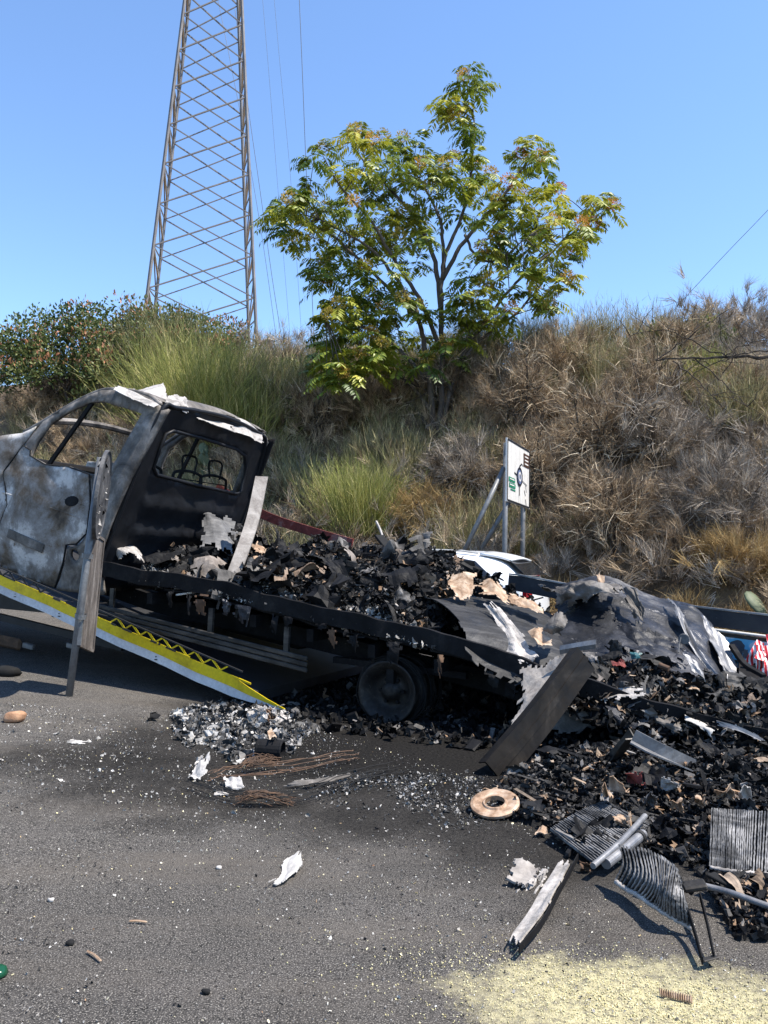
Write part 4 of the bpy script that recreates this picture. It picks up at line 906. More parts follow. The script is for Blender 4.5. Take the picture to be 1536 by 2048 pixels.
# the caption's legible tail, E MO, as raised white strokes
def strokes(t0, segs, h=.026):
    mb = MB(); zt = lambda t: np.interp(t, tf, zf) - .195 - .319
    for (x0, y0, x1, y1) in segs: mb.bar(W(t0 + x0 * h, 2.072, zt(t0) + y0 * h), W(t0 + x1 * h, 2.072, zt(t0) + y1 * h), .004, .005, up=B_)
    obj('lettering', mb.out(), M_white, PP)
strokes(2.455, [(0, 0, 0, 1), (0, 0, .55, 0), (0, .5, .45, .5), (0, 1, .55, 1)]); strokes(2.50, [(0, 0, 0, 1), (0, 1, .4, .4), (.4, .4, .8, 1), (.8, 1, .8, 0)]); strokes(2.55, [(0, 0, 0, 1), (0, 1, .6, 1), (.6, 1, .6, 0), (.6, 0, 0, 0)])
# red and white tape bundled on the panel
def tape():
    r = R(300); k = N('barrier_tape'); s = k.n('ShaderNodeTexWave'); s.inputs['Scale'].default_value = 9; s.inputs['Distortion'].default_value = 1.5; k.L(k.tc.outputs['Object'], s.inputs[0])
    mt = k.bsdf(k.ramp(s.outputs[0], [(.5, (.62, .03, .035)), (.56, (.78, .76, .74))]), .4)
    q = []
    for i in range(9):
        c = S(1528 + r.normal() * 20, 1318 + r.normal() * 14, 1.95 - r.uniform(0, .1)); d = nrm(A_ * r.normal() + np.array([0, 0, 1]) * r.normal() * .8 + B_ * r.normal() * .2)
        e = nrm(np.cross(d, B_)) * .035; q.append(sheet([[c - d * .12 - e, c - d * .12 + e], [c - e - B_ * .04, c + e - B_ * .02], [c + d * .12 - e, c + d * .12 + e]], 12, 5, .02, 6, 310 + i, 0))
    obj('barrier_tape', merge(*q), mt, label='crumpled red and white barrier tape caught on the printed panel', cat='tape', solid=.001)
tape()
# ================================================================== RECOVERY TRUCK RAMP
M_yel = burnt('yellow_paint', [(.3, (.40, .29, .01)), (.5, (.68, .50, .01)), (.8, (.78, .58, .02))], 3, (.4, .7), 0, (.66, (.06, .055, .03)), .15, .003)
M_wht = burnt('white_reflective_strip', [(.3, (.40, .41, .43)), (.55, (.58, .60, .63)), (.8, (.68, .70, .72))], 2.5, (.3, .6), 0, (.66, (.22, .22, .22)), .1, .002)
M_dk = plain('dark_chassis', (.03, .03, .032), .6, 0, 6, .5, .3)
RT = thing('recovery_truck_ramp', W(-3, 1.0, 0), 'yellow and white edged tilted ramp of a recovery truck under the burnt cab', 'ramp')
ra, rb_ = SL(-420, 983, -.15), SL(569, 1421, -.15)                      # line where yellow meets white
def rz(t): return np.interp(t, [ra[0], rb_[0]], [ra[2], rb_[2]])
tr = np.linspace(ra[0], rb_[0], 40)
taper = np.clip((rb_[0] - tr) / .5, .12, 1)
def strip(nm, lo, hi, w, mt, th=.008):
    V = []; 
    for i, t in enumerate(tr):
        wb = .006 * math.sin(t * 5.3) + .004 * math.sin(t * 13); zb2 = .004 * math.sin(t * 9 + 1)
        for ww_, zz in ((w, lo), (w + th, lo), (w + th, hi), (w, hi)): V.append(W(t, ww_ + wb, zb2 + rz(t) + zz * (taper[i] if zz < 0 or True else 1)))
    F = [(i * 4 + j, i * 4 + (j + 1) % 4, (i + 1) * 4 + (j + 1) % 4, (i + 1) * 4 + j) for i in range(39) for j in range(4)] + [(3, 2, 1, 0), tuple(156 + j for j in range(4))]
    return obj(nm, (np.array(V), F), mt, RT)
YS = strip('yellow_edge', .0, .092, -.155, M_yel); WS = strip('white_edge', -.078, -.002, -.150, M_wht)
V = np.array([W(t, w, rz(t) + z) for t in (ra[0], rb_[0] - .3) for w, z in ((-.14, .03), (2.25, .03), (2.25, -.05), (-.14, -.05))])
obj('ramp_deck', (V, [(0, 1, 2, 3), (7, 6, 5, 4), (0, 4, 5, 1), (1, 5, 6, 2), (2, 6, 7, 3), (3, 7, 4, 0)]), M_dk, RT)
mb = MB(); mb.bar(W(ra[0], -.15, rz(ra[0]) + .163), W(-1.15, -.15, rz(-1.15) + .158), .012, .012); obj('top_wire', mb.out(), M_dk, RT)
zt = np.arange(-4.6, -1.2, .085)
for i, t in enumerate(zt[:-1]):                                          # zigzag lattice above the yellow edge
    if -3.35 < t < -2.62: continue
    lo, hi = (.092, .158) if i % 2 == 0 else (.158, .092)
    mb = MB(); mb.bar(W(t, -.15, rz(t) + lo), W(zt[i + 1], -.15, rz(zt[i + 1]) + hi), .012, .012); obj('lattice_bar', mb.out(), M_yel if t > -2.7 else M_dk, RT)
r = R(400)
for k_ in range(26):                                                     # blistered paint curls along the top edge
    t = r.uniform(-3.8, -1.0); L = r.uniform(.03, .14); mb = MB(); mb.bar(W(t, -.157, rz(t) + .092), W(t + L, -.159, rz(t + L) + .094), .012, .014); obj('paint_curl', mb.out(), M_yel if r.random() < .6 else M_dk, RT)
for t in np.linspace(-4.3, -.9, 7):                                      # small stencilled marks on the white strip
    for j in range(2):
        mb = MB(); mb.box(W(t, -.152, rz(t) - .025 - j * .025), (A_, B_, (0, 0, 1)), (.006 + .008 * j, .002, .004)); obj('stencil_mark', mb.out(), M_ink, WS)
for w in (.55, 1.5):
    mb = MB(); mb.bar(W(-7.4, w, .78), W(-3.2, w, .70), .09, .18); obj('chassis_beam', mb.out(), M_dk, RT)
    mb = MB(); mb.bar(W(ra[0], w, rz(ra[0]) - .1), W(-1.6, w, rz(-1.6) - .06), .08, .08); obj('ramp_beam', mb.out(), M_dk, RT)
for t in np.linspace(-5.8, -1.4, 8):
    mb = MB(); mb.bar(W(t, -.1, rz(t) - .07), W(t, 2.2, rz(t) - .07), .05, .06); obj('cross_bearer', mb.out(), M_dk, RT)
mb = MB(); mb.lathe(W(-6.2, .2, .42), -B_, [(.2, -.12), (.4, -.12), (.42, -.08), (.42, .08), (.4, .12), (.22, .12), (.2, .06), (.1, .06), (.02, .09)], 32); WH = obj('wheel', mb.out(), M_dk, RT, smooth=True)
mb = MB(); c_ = SL(18, 1284, .5); mb.bar(W(c_[0] - .35, .5, c_[2] + .03), W(c_[0] + .18, .5, c_[2] - .02), .05, .12); obj('lamp_cluster', mb.out(), M_rust, RT, bevel=.03)
for px in (62, 150):
    c_ = SL(px, 1292, .5); mb = MB(); mb.bar(W(c_[0] - .08, .48, c_[2] + .01), W(c_[0] + .07, .48, c_[2] - .01), .05, .055); obj('bracket', mb.out(), M_alu, RT, bevel=.008)
mb = MB(); mb.bar(W(-4.8, .52, .56), W(-3.0, .52, .34), .06, .07); obj('tail_bar', mb.out(), M_dk, RT)

# ================================================================== ROAD SIGNS
M_galv = burnt('galvanised_tube', [(.3, (.12, .122, .125)), (.6, (.20, .205, .21)), (.8, (.28, .285, .29))], 6, (.4, .65), .4, None, .2, .003)
M_back = burnt('scorched_sign_back', [(.3, (.05, .042, .037)), (.5, (.125, .108, .097)), (.7, (.24, .215, .195))], 5, (.7, .9), 0, None, .4, .004, streak=(3, 3, .7))
M_disc = burnt('scorched_disc', [(.3, (.03, .03, .032)), (.5, (.08, .08, .083)), (.7, (.18, .175, .17))], 6, (.5, .8), .2, (.66, (.55, .52, .46)), .5, .005)
b0 = G(137, 1392); top = D(203, 905, b0[1] - .1)
SP = thing('scorched_sign_post', b0, 'leaning grey post with an edge-on round sign above a scorched oblong one', 'road sign')
mb = MB(); mb.tube(np.array([b0 - [0, 0, .05], b0 + (top - b0) * .4, b0 + (top - b0) * .98]), .029, 14); obj('post', mb.out(), M_galv, SP, smooth=True)
up_ = nrm(top - b0)
def slab(corners, th, inset=None):
    q = np.array(corners); n_ = nrm(np.cross(q[1] - q[0], q[3] - q[0])); V = np.concatenate([q - n_ * th / 2, q + n_ * th / 2])
    return V, [(3, 2, 1, 0), (4, 5, 6, 7), (0, 1, 5, 4), (1, 2, 6, 5), (2, 3, 7, 6), (3, 0, 4, 7)]
cq = [D(180, 1062, 6.5), D(206, 1080, 6.85), D(184, 1302, 6.85), D(158, 1290, 6.5)]
PN = obj('oblong_panel', slab(cq, .012), M_back, SP)
for i in range(4):
    mb = MB(); mb.bar(cq[i], cq[(i + 1) % 4], .022, .03, up=nrm(np.cross(cq[1] - cq[0], cq[3] - cq[0]))); obj('panel_lip', mb.out(), M_galv if i == 3 else M_back, PN)
for k_ in (.22, .75):
    c_ = (cq[0] * (1 - k_) + cq[3] * k_); mb = MB(); mb.lathe(c_ * .5 + (b0 + (top - b0) * ((c_[2] - b0[2]) / (top[2] - b0[2]))) * .5, up_, [(.045, -.02), (.045, .02)], 12); obj('clamp', mb.out(), M_galv, SP)
dc = D(204, 990, b0[1] - .16); vv = nrm(_ray(200, 990) / 1.0 + np.array([.13, 0, 0])); dn = np.cross(up_, vv); a = np.linspace(0, 2 * math.pi, 40, endpoint=False)
mb = MB(); mb.lathe(dc, dn, [(.001, -.006), (.34, -.006), (.355, -.016), (.362, -.012), (.362, .012), (.352, .016), (.34, .006), (.001, .006)], 44); DS = obj('round_sign', mb.out(), M_disc, SP, smooth=False)
r = R(410)
for k_ in range(26):
    a_ = r.uniform(0, 6.28); rr_ = .33 * r.random() ** .5; p_ = dc + (np.array(up_) * math.cos(a_) + vv * math.sin(a_)) * rr_ + dn * .009
    V, F, _q = curls(p_[None], np.array([r.uniform(.03, .07)]), r, .1); obj('paint_flake', (V, F), M_paper if r.random() < .5 else M_soot, DS, solid=.001)

def route_sign():
    c = [D(1013, 875, 13.4), D(1058, 902, 14.65), D(1058, 1018, 14.65), D(1012, 1002, 13.4)]; n_ = nrm(np.cross(c[1] - c[0], c[3] - c[0])); n_ = n_ if n_ @ (CAM - c[0]) > 0 else -n_
    ex = c[1] - c[0]; ey = c[3] - c[0]; base = onhill(*LOC(c[3])[:2]); at = lambda u, v, o_=.0: c[0] + ex * u + ey * v + n_ * o_
    t = thing('route_sign', base, 'white roadside route sign on grey tube legs half hidden in the dry shrubs', 'road sign')
    mw = burnt('sign_face', [(.3, (.50, .48, .45)), (.6, (.66, .64, .61)), (.8, (.72, .70, .67))], 2, (.5, .7), 0, None, .1, .002, streak=(4, 4, .5))
    fa = obj('face', slab([at(0, 0), at(1, 0), at(1, 1), at(0, 1)], .03), mw, t)
    for i in range(4):
        q = [(.02, .02), (.98, .02), (.98, .98), (.02, .98)]; mb = MB(); mb.bar(at(*q[i], .019), at(*q[(i + 1) % 4], .019), .004, .03, up=n_) if False else mb.bar(at(*q[i], .018), at(*q[(i + 1) % 4], .018), .035, .004, up=n_); obj('border', mb.out(), M_ink, fa)
    def patch(u0, v0, u1, v1, mt, nm, o_=.021): return obj(nm, slab([at(u0, v0, o_), at(u1, v0, o_), at(u1, v1, o_), at(u0, v1, o_)], .004), mt, fa)
    mbr = plain('brown_print', (.07, .035, .025), .5); mgr = plain('green_print', (.015, .22, .12), .5); mbl = plain('blue_print', (.12, .16, .30), .5); mg = plain('grey_print', (.30, .29, .28), .6)
    patch(.70, .10, .95, .32, mbr, 'brown_field')
    for v in (.14, .2, .26): patch(.74, v, .9, v + .022, mw, 'text_line', .026)
    patch(.06, .60, .32, .67, mgr, 'green_field'); patch(.08, .69, .34, .76, mgr, 'green_field'); patch(.14, .78, .34, .80, mgr, 'green_field')
    for v in (.62, .71): patch(.09, v, .28, v + .018, mw, 'text_line', .026)
    def ring(u, v, r0, r1, mt, nm, o_):
        a_ = np.linspace(0, 2 * math.pi, 28, endpoint=False); hx, hy = nrm(ex), nrm(ey); V = []
        for o2 in (o_, o_ + .003):
            for rr in (r0, r1): V += [at(u, v, o2) + hx * rr * math.cos(x) + hy * rr * math.sin(x) for x in a_]
        n = 28; F = [(2 * n + i, 2 * n + (i + 1) % n, 3 * n + (i + 1) % n, 3 * n + i) for i in range(n)] + [(i, n + i, n + (i + 1) % n, (i + 1) % n) for i in range(n)] + [(n + i, 3 * n + i, 3 * n + (i + 1) % n, n + (i + 1) % n) for i in range(n)]
        obj(nm, (np.array(V), F), mt, fa)
    ring(.52, .53, .0, .17, mbl, 'emblem', .020); ring(.52, .53, .13, .17, M_ink, 'emblem_rim', .024); ring(.52, .53, .05, .085, mw, 'emblem_ring', .027)
    for q in (((.52, .36), (.62, .30)), ((.62, .30), (.68, .32)), ((.52, .70), (.52, .84)), ((.40, .52), (.30, .5)), ((.66, .58), (.86, .62)), ((.80, .60), (.84, .74)), ((.74, .72), (.80, .80)), ((.80, .86), (.84, .97))):
        mb = MB(); mb.bar(at(*q[0], .019), at(*q[1], .019), .028, .004, up=n_); obj('route_arm', mb.out(), M_ink if q[0][0] < .6 else mg, fa)
    for u, v, q in ((.1, .06, (0, 0)), (.88, .06, (0, 0))):
        p0 = at(u, v, -.05); b_ = onhill(*LOC(p0)[:2]); b_ = np.array([p0[0], p0[1], min(b_[2], .2) - .3]); mb = MB(); mb.tube(np.array([b_, p0]), .045, 10); obj('post', mb.out(), M_galv, t, smooth=True)
    for (x0, y0), (x1, y1), dd in (((1008, 935), (925, 1110), 13.5), ((1030, 985), (962, 1100), 14.5)):
        mb = MB(); mb.tube(np.array([D(x0, y0, dd), D(x1, y1, dd - .2)]), .04, 10); obj('stay', mb.out(), M_galv, t, smooth=True)
route_sign()

# ================================================================== WHITE CAR BEHIND
def white_car():
    mp = N('white_car_paint'); b = mp.n('ShaderNodeBsdfPrincipled'); b.inputs['Base Color'].default_value = (.72, .73, .74, 1); b.inputs['Roughness'].default_value = .3; b.inputs['Coat Weight'].default_value = .6; mp.L(b.outputs[0], mp.o.inputs[0]); mp = mp.m
    mg = N('car_glass'); b = mg.n('ShaderNodeBsdfPrincipled'); b.inputs['Base Color'].default_value = (.012, .014, .018, 1); b.inputs['Roughness'].default_value = .06; b.inputs['Specular IOR Level'].default_value = .7; mg.L(b.outputs[0], mg.o.inputs[0]); mg = mg.m
    p0 = SL(1050, 1150, 4.7); t0, w0 = p0[0], 4.7; cw = .9
    K = lambda x, y, z: W(t0 - x, w0 + y, z - .07)                        # x forward from the tail, y across, z up
    root = thing('white_car', K(2.1, .9, .07), 'white car with a roof spoiler passing behind the wreck', 'car')
    # stations: x, belt height, roof height, half width at belt, half width at roof
    st = [(.0, .98, .99, .78, .76), (.12, 1.03, 1.12, .85, .70), (.35, 1.03, 1.345, .88, .64), (.62, 1.02, 1.44, .89, .62), (1.2, 1.0, 1.495, .90, .61), (1.9, .98, 1.50, .90, .61), (2.45, .96, 1.43, .90, .61), (2.95, .95, 1.15, .89, .66), (3.25, .94, .97, .87, .70), (3.9, .84, .86, .82, .66), (4.2, .62, .64, .70, .5)]
    V = []; n = 14
    for x, zb_, zr, hb, hr in st:
        half = [(hb * .92, .22), (hb * .985, .4), (hb * 1.0, .68), (hb, zb_ - .05), (hb * .985, zb_), (hb * .5 + hr * .5, (zb_ + zr) / 2), (hr + .02, zr - .06), (hr * .8, zr - .012)]
        sec = [(cw - y, z) for y, z in half] + [(cw, zr + .012)] + [(cw + y, z) for y, z in half[::-1]]
        V.append(np.array([K(x, y, z) for y, z in sec])); n = len(sec)
    Vv = np.concatenate(V); F = [(i * n + j, i * n + j + 1, (i + 1) * n + j + 1, (i + 1) * n + j) for i in range(len(st) - 1) for j in range(n - 1)] + [tuple(range(n))[::-1], tuple((len(st) - 1) * n + j for j in range(n))]
    o = obj('body', (Vv, F), mp, root, smooth=True); o.modifiers.new('s', 'SUBSURF').levels = 2; o.modifiers['s'].render_levels = 2
    def sidewin(pts, nm, side):
        q = []
        for x, k_ in pts:
            s = np.array(st); zb_, zr, hb, hr = [np.interp(x, s[:, 0], s[:, c]) for c in (1, 2, 3, 4)]; z = zb_ + .03 + (zr - .1 - zb_) * k_; y = (hb * .985) * (1 - k_) + (hr + .02) * k_ + .012
            q.append(K(x, cw - y if side < 0 else cw + y, z))
        obj(nm, (np.array(q), [tuple(range(len(q)))]), mg, root, solid=.01)
    for s in (-1, 1):
        sidewin([(.42, .12), (1.05, .0), (1.05, .92), (.75, .85)], 'quarter_window', s); sidewin([(1.12, .0), (1.9, .0), (1.9, .95), (1.12, .93)], 'side_window', s); sidewin([(1.98, .0), (2.95, .02), (2.5, .9), (1.98, .95)], 'side_window', s)
        mb = MB(); mb.tube(np.array([K(.75, cw + s * .57, 1.445), K(1.0, cw + s * .57, 1.475), K(1.9, cw + s * .57, 1.485), K(2.35, cw + s * .57, 1.43)]), .016, 6); obj('roof_rail', mb.out(), M_steelw, root)
        mb = MB(); mb.box(K(.05, cw + s * .66, .93), (A_, B_, (0, 0, 1)), (.07, .12, .09)); obj('tail_lamp', mb.out(), plain('red_lamp', (.35, .01, .015), .25), root, bevel=.03)
        for x in (.75, 3.35):
            mb = MB(); mb.lathe(K(x, cw + s * .8, .34), B_ * s, [(.02, .05), (.2, .06), (.22, .08), (.3, .1), (.335, .07), (.335, -.08), (.2, -.1)], 28); obj('wheel', mb.out(), M_dk, root, smooth=True)
    q = [K(.10, cw - .6, 1.13), K(.10, cw + .6, 1.13), K(.36, cw + .55, 1.36), K(.36, cw - .55, 1.36)]; n_ = -A_ * -1 * .02; obj('rear_window', (np.array(q) + A_ * .03 + [0, 0, .02], [(0, 1, 2, 3)]), mg, root, solid=.01)
    sp = np.array([[K(.72, cw - .58, 1.435), K(.72, cw, 1.468), K(.72, cw + .58, 1.435)], [K(.46, cw - .58, 1.40), K(.45, cw, 1.43), K(.46, cw + .58, 1.40)], [K(.28, cw - .55, 1.35), K(.26, cw, 1.38), K(.28, cw + .55, 1.35)]])
    P = cat_interp(cat_interp(sp, 7, 0), 12, 1); obj('spoiler', (P.reshape(-1, 3), grid_faces(7, 12)), mp, root, smooth=True, solid=.035)
white_car()
# ================================================================== LOAD AND TORN SHEETS ON THE BED
def px_ctrl(rows): return np.array([[S(*q) for q in row] for row in rows])
def scrap(name, label, cat, rows, mt, nu=22, nv=22, amp=.025, folds=10, seed=1, tear=.12, solid=.005, group=None, fine=0.0, lo=.06, hi=.4):
    return obj(name, sheet(px_ctrl(rows), nu, nv, amp, folds, seed, tear, fine, lo, hi), mt, label=label, cat=cat, solid=solid, group=group)
def ridge(pxs, w): q = np.array([SL(x, y, w) for x, y in pxs]); return q[:, 0], q[:, 2]
rt, rzz = ridge([(150, 1165), (215, 1130), (300, 1092), (380, 1050), (430, 1042), (500, 1116), (560, 1116), (620, 1108), (700, 1112), (770, 1120), (850, 1122), (900, 1140), (940, 1178), (1000, 1205), (1080, 1240)], 1.4)
def pile_z(t, w):
    t = np.asarray(t, float); w = np.asarray(w, float); topz = np.interp(t, rt, rzz); b = deck_z(t, w)
    k_ = np.clip((w - .02) / 1.35, 0, 1); k_ = .16 * np.clip(k_ * 8, 0, 1) + .84 * k_ ** 1.35; k_ = k_ * np.where(w > 1.4, np.clip(1 - (w - 1.4) * .35, 0, 1), 1)
    fade = np.clip((t - (-2.62)) / .15, 0, 1) * np.where(w < 1.25, np.clip((.42 - t) / .35, 0, 1), np.clip((1.15 - t) / .5, 0, 1))
    P = np.stack([t, w], -1); lump = vnoise(P, 1.6, 71, 3) * .09 + np.abs(vnoise(P, 4.0, 72, 3)) * .09
    return b + np.maximum(0, (topz - b) * k_ + lump * np.clip(w * 3, .15, 1)) * fade
tg, wg = np.meshgrid(np.linspace(-2.66, 1.2, 130), np.linspace(.03, 2.04, 70), indexing='ij'); V = W(tg, wg, pile_z(tg, wg) - .01).reshape(-1, 3)
obj('charred_load', (V, grid_faces(130, 70), np.full(len(V), .25)), M_rub, label='black heap of burnt load filling the flatbed', cat='debris', kind='stuff')
def rubble(zf_, region, n1, n2, seed, s1=(.018, .06), s2=(.05, .17), flat=.35, lift=.01, bright=1.0, n3=0):
    r = R(seed); mn, mx = np.array(region).min(0), np.array(region).max(0)
    def pts(n):
        P = r.uniform(mn, mx, (n * 4, 2)); P = P[in_poly(P, region)][:n]; return P
    a = pts(n1); h = np.exp(r.uniform(np.log(s1[0]), np.log(s1[1]), (len(a), 1))) * r.uniform(.25, 1.1, (len(a), 3)) * [1.15, .75, .28]; c1 = chips(zf_(a, lift, r), h, r, flat, .4, r.random(len(a)) ** bright)
    b = pts(n2); c2 = curls(zf_(b, lift * 2, r), np.exp(r.uniform(np.log(s2[0]), np.log(s2[1]), len(b))), r, .25, rnd=r.random(len(b)) ** bright)
    q = [c1, c2]
    if n3:
        d = pts(n3); q.append(chips(zf_(d, lift * 2, r), np.c_[r.uniform(.03, .13, len(d)), r.uniform(.004, .012, len(d)), r.uniform(.003, .008, len(d))], r, .75, .15, r.random(len(d)) ** bright))
    return join(*q)
on_pile = lambda P, l, r: W(P[:, 0], P[:, 1], pile_z(P[:, 0], P[:, 1]) + r.uniform(-.02, .05, len(P)))
obj('charred_scraps', rubble(on_pile, [(-2.62, .05), (.3, .05), (.35, 1.2), (.9, 1.3), (.9, 2.0), (-2.6, 2.0)], 4200, 4600, 501, (.006, .045), (.025, .12), n3=260, bright=.82), M_rub, label='small charred scraps strewn over the burnt load', cat='debris', kind='stuff')
def on_edge(P, l, r): return W(P[:, 0], P[:, 1], pile_z(P[:, 0], P[:, 1]) + r.uniform(.0, .03, len(P)))
obj('ash_scraps', rubble(on_edge, [(-2.5, .015), (.45, .015), (.45, .22), (-2.5, .3)], 1500, 1000, 502, (.006, .026), (.02, .075), bright=1.3), M_ashrub, label='pale ash crumbs along the near edge of the bed', cat='debris', kind='stuff')

def cyl(name, label, cat, p, q, rad, mt, hollow=True, group=None, n=18):
    p = np.asarray(p); q = np.asarray(q); L = np.linalg.norm(q - p); mb = MB()
    mb.lathe(p, q - p, [(rad * .86, L * .3), (rad * .86, 0), (rad, 0), (rad * 1.03, L * .04), (rad * .99, L * .1), (rad * .99, L * .9), (rad * 1.03, L * .96), (rad, L), (rad * .86, L), (rad * .86, L * .5), (.001, L * .5)] if hollow else [(.001, 0), (rad, 0), (rad, L), (.001, L)], n)
    return obj(name, mb.out(), mt, label=label, cat=cat, smooth=False, group=group)
def plank(name, label, cat, p, q, a, b, mt, up=(0, 0, 1), group=None, bend=.02, seed=1):
    P = cat_interp(np.array([p, (np.asarray(p) + q) / 2 + R(seed).normal(size=3) * bend, q]), 9, 0); mb = MB(); mb.extrude([(-a / 2, -b / 2), (a / 2, -b / 2), (a / 2, b / 2), (-a / 2, b / 2)], P, up)
    return obj(name, mb.out(), mt, label=label, cat=cat, group=group, bevel=.003)
q = []; r = R(560)                                                        # larger crumpled black sheets give the heap its structure
for i in range(95):
    t, w = r.uniform(-2.4, .2), r.uniform(.15, 1.8); c = W(t, w, pile_z(t, w) + .03); M3 = rand_rot(1, r, .45)[0]; a_, b_ = r.uniform(.08, .24), r.uniform(.06, .2)
    V, F = sheet([[c - M3[0] * a_ - M3[1] * b_, c - M3[0] * a_ + M3[1] * b_], [c - M3[1] * b_ + M3[2] * .05, c + M3[1] * b_ + M3[2] * .07], [c + M3[0] * a_ - M3[1] * b_, c + M3[0] * a_ + M3[1] * b_]], 16, 14, .05, 14, 570 + i, .16, 0, .05, .3)
    q.append((V, F, np.full(len(V), r.random() ** .8)))
obj('charred_sheets', join(*q), M_rub, label='crumpled black sheets jumbled through the burnt load', cat='debris', kind='stuff')
def lumps(n, zf_, t0, t1, w0, w1, s0, s1, seed):
    r = R(seed); la = np.linspace(0, math.pi, 9); lo = np.linspace(0, 6.283, 14, endpoint=False); U = np.array([[math.sin(a_) * math.cos(b_), math.sin(a_) * math.sin(b_), math.cos(a_)] for a_ in la for b_ in lo]); q = []
    F = np.array([(i * 14 + j, i * 14 + (j + 1) % 14, (i + 1) * 14 + (j + 1) % 14, (i + 1) * 14 + j) for i in range(8) for j in range(14)])
    for k_ in range(n):
        t, w = r.uniform(t0, t1), r.uniform(w0, w1); B3 = np.sign(U) * np.abs(U) ** r.uniform(.4, 1.0); s = np.exp(r.uniform(np.log(s0), np.log(s1))) * r.uniform(.45, 1.1, 3) * [1.3, 1, .7]
        V = B3 * (1 + vnoise(U, .9, seed + k_, 3)[:, None] * .55) * s; V = V @ rand_rot(1, r, .55)[0] + zf_(t, w); q.append((V, F, np.clip(np.full(len(V), r.random() * .75) + r.random(len(V)) * .22, 0, 1)))
    return join(*q)
obj('charred_lumps', lumps(90, lambda t, w: W(t, w, pile_z(t, w) + .01), -2.4, .25, .12, 1.75, .05, .17, 580), M_rub, label='charred lumps and melted boxes half buried in the load', cat='debris', kind='stuff')
# single pieces one can make out in the load
cyl('tin_can', 'blackened open tin lying on the load near the headboard post', 'tin', S(583, 1138, .95), S(612, 1118, 1.02), .075, M_soot)
plank('charred_plank', 'long black plank slanting down the middle of the load', 'plank', S(758, 1072, 1.5), S(838, 1182, .75), .09, .03, M_black)
plank('pale_stick', 'thin pale stick poking up from the load against the bushes', 'stick', S(752, 1042, 1.6), S(768, 1085, 1.5), .02, .02, M_ash)
scrap('cardboard_sheet', 'big corrugated cardboard piece, tan and scorched, standing on the load', 'cardboard', [[(893, 1150, .9), (915, 1138, .95), (958, 1145, 1.0)], [(890, 1170, .75), (925, 1172, .8), (955, 1172, .85)], [(908, 1198, .6), (935, 1202, .62), (945, 1198, .65)]], M_card, seed=21, amp=.015)
scrap('cardboard_sheet', 'tan cardboard scrap with orange burn beside the corrugated piece', 'cardboard', [[(955, 1160, .95), (985, 1158, 1.0), (1020, 1180, 1.05)], [(960, 1190, .7), (1000, 1195, .75), (1035, 1212, .8)]], M_card, seed=22, amp=.035)
scrap('cardboard_sheet', 'curled tan cardboard strip at the tail end of the load', 'cardboard', [[(1010, 1182, .95), (1050, 1195, .95), (1090, 1215, .95)], [(1020, 1202, .75), (1055, 1222, .75), (1095, 1232, .75)]], M_card, seed=23, amp=.04)
scrap('ash_paper', 'pale crumpled paper hanging over the near bed edge', 'paper', [[(628, 1180, .35), (650, 1178, .4), (672, 1182, .4)], [(640, 1205, .22), (662, 1205, .22), (680, 1208, .22)], [(655, 1228, .1), (672, 1230, .1), (690, 1228, .1)]], M_card, seed=24, amp=.015)
scrap('ash_paper', 'small pale paper scrap between the tin and the green shard', 'paper', [[(620, 1158, .6), (655, 1152, .6)], [(625, 1180, .45), (652, 1178, .45)]], M_card, 14, 14, seed=25)
scrap('ash_paper', 'white ash paper scrap left of the small pale scrap', 'paper', [[(585, 1160, .6), (608, 1156, .6)], [(588, 1176, .5), (606, 1174, .5)]], M_paper, 12, 12, seed=26)
scrap('green_shard', 'dull green shard leaning in the load', 'shard', [[(682, 1150, .6), (698, 1148, .6)], [(678, 1185, .45), (700, 1185, .45)]], plain('dull_green', (.10, .14, .12), .5, .2), 12, 12, seed=27, amp=.01)
plank('pale_lath', 'pale lath lying across the dark hollow of the load', 'lath', S(702, 1176, .55), S(798, 1214, .3), .03, .02, M_ash, seed=3)
plank('brick_fragment', 'reddish brick fragment resting on the pale lath', 'brick', S(740, 1184, .5), S(772, 1194, .45), .06, .05, burnt('brick', [(.3, (.10, .06, .045)), (.6, (.26, .17, .13)), (.8, (.42, .34, .29))], 9, (.9, .95)), seed=4, bend=0)
cyl('rolled_tube', 'grey tube end beside the vaulted sheet', 'tube', S(788, 1268, .12), S(808, 1270, .16), .025, M_ash)
P = np.array([S(845 + 38 * math.cos(a_), 1100 + 16 * math.sin(a_), 1.5) for a_ in np.linspace(.6, 5.2, 24)]); mb = MB(); mb.tube(P, .008, 5); obj('wire_hoop', mb.out(), M_soot, label='bent wire hoop on top of the load', cat='wire')
P = np.array([S(545, 1090, 1.3), S(575, 1098, 1.25), S(605, 1100, 1.3), S(640, 1106, 1.3)]); mb = MB(); mb.tube(cat_interp(P, 16, 0), .03, 10); obj('burnt_hose', mb.out(), M_black, label='thick black hose near the top of the load', cat='hose', smooth=True)
scrap('crumpled_foil', 'pale crumpled sheet standing against the headboard post', 'sheet', [[(515, 1075, .95), (535, 1085, 1.0), (528, 1105, .95)], [(490, 1130, .6), (512, 1128, .65), (520, 1125, .7)], [(470, 1168, .4), (485, 1165, .42), (500, 1150, .5)]], M_card, seed=28, amp=.02)
scrap('smoked_glass', 'smoked pane lying on the bed behind the cab', 'pane', [[(330, 1130, .55), (402, 1160, .5)], [(318, 1152, .3), (385, 1182, .22)]], M_charG, 10, 10, .004, 4, 29, .04, .01)
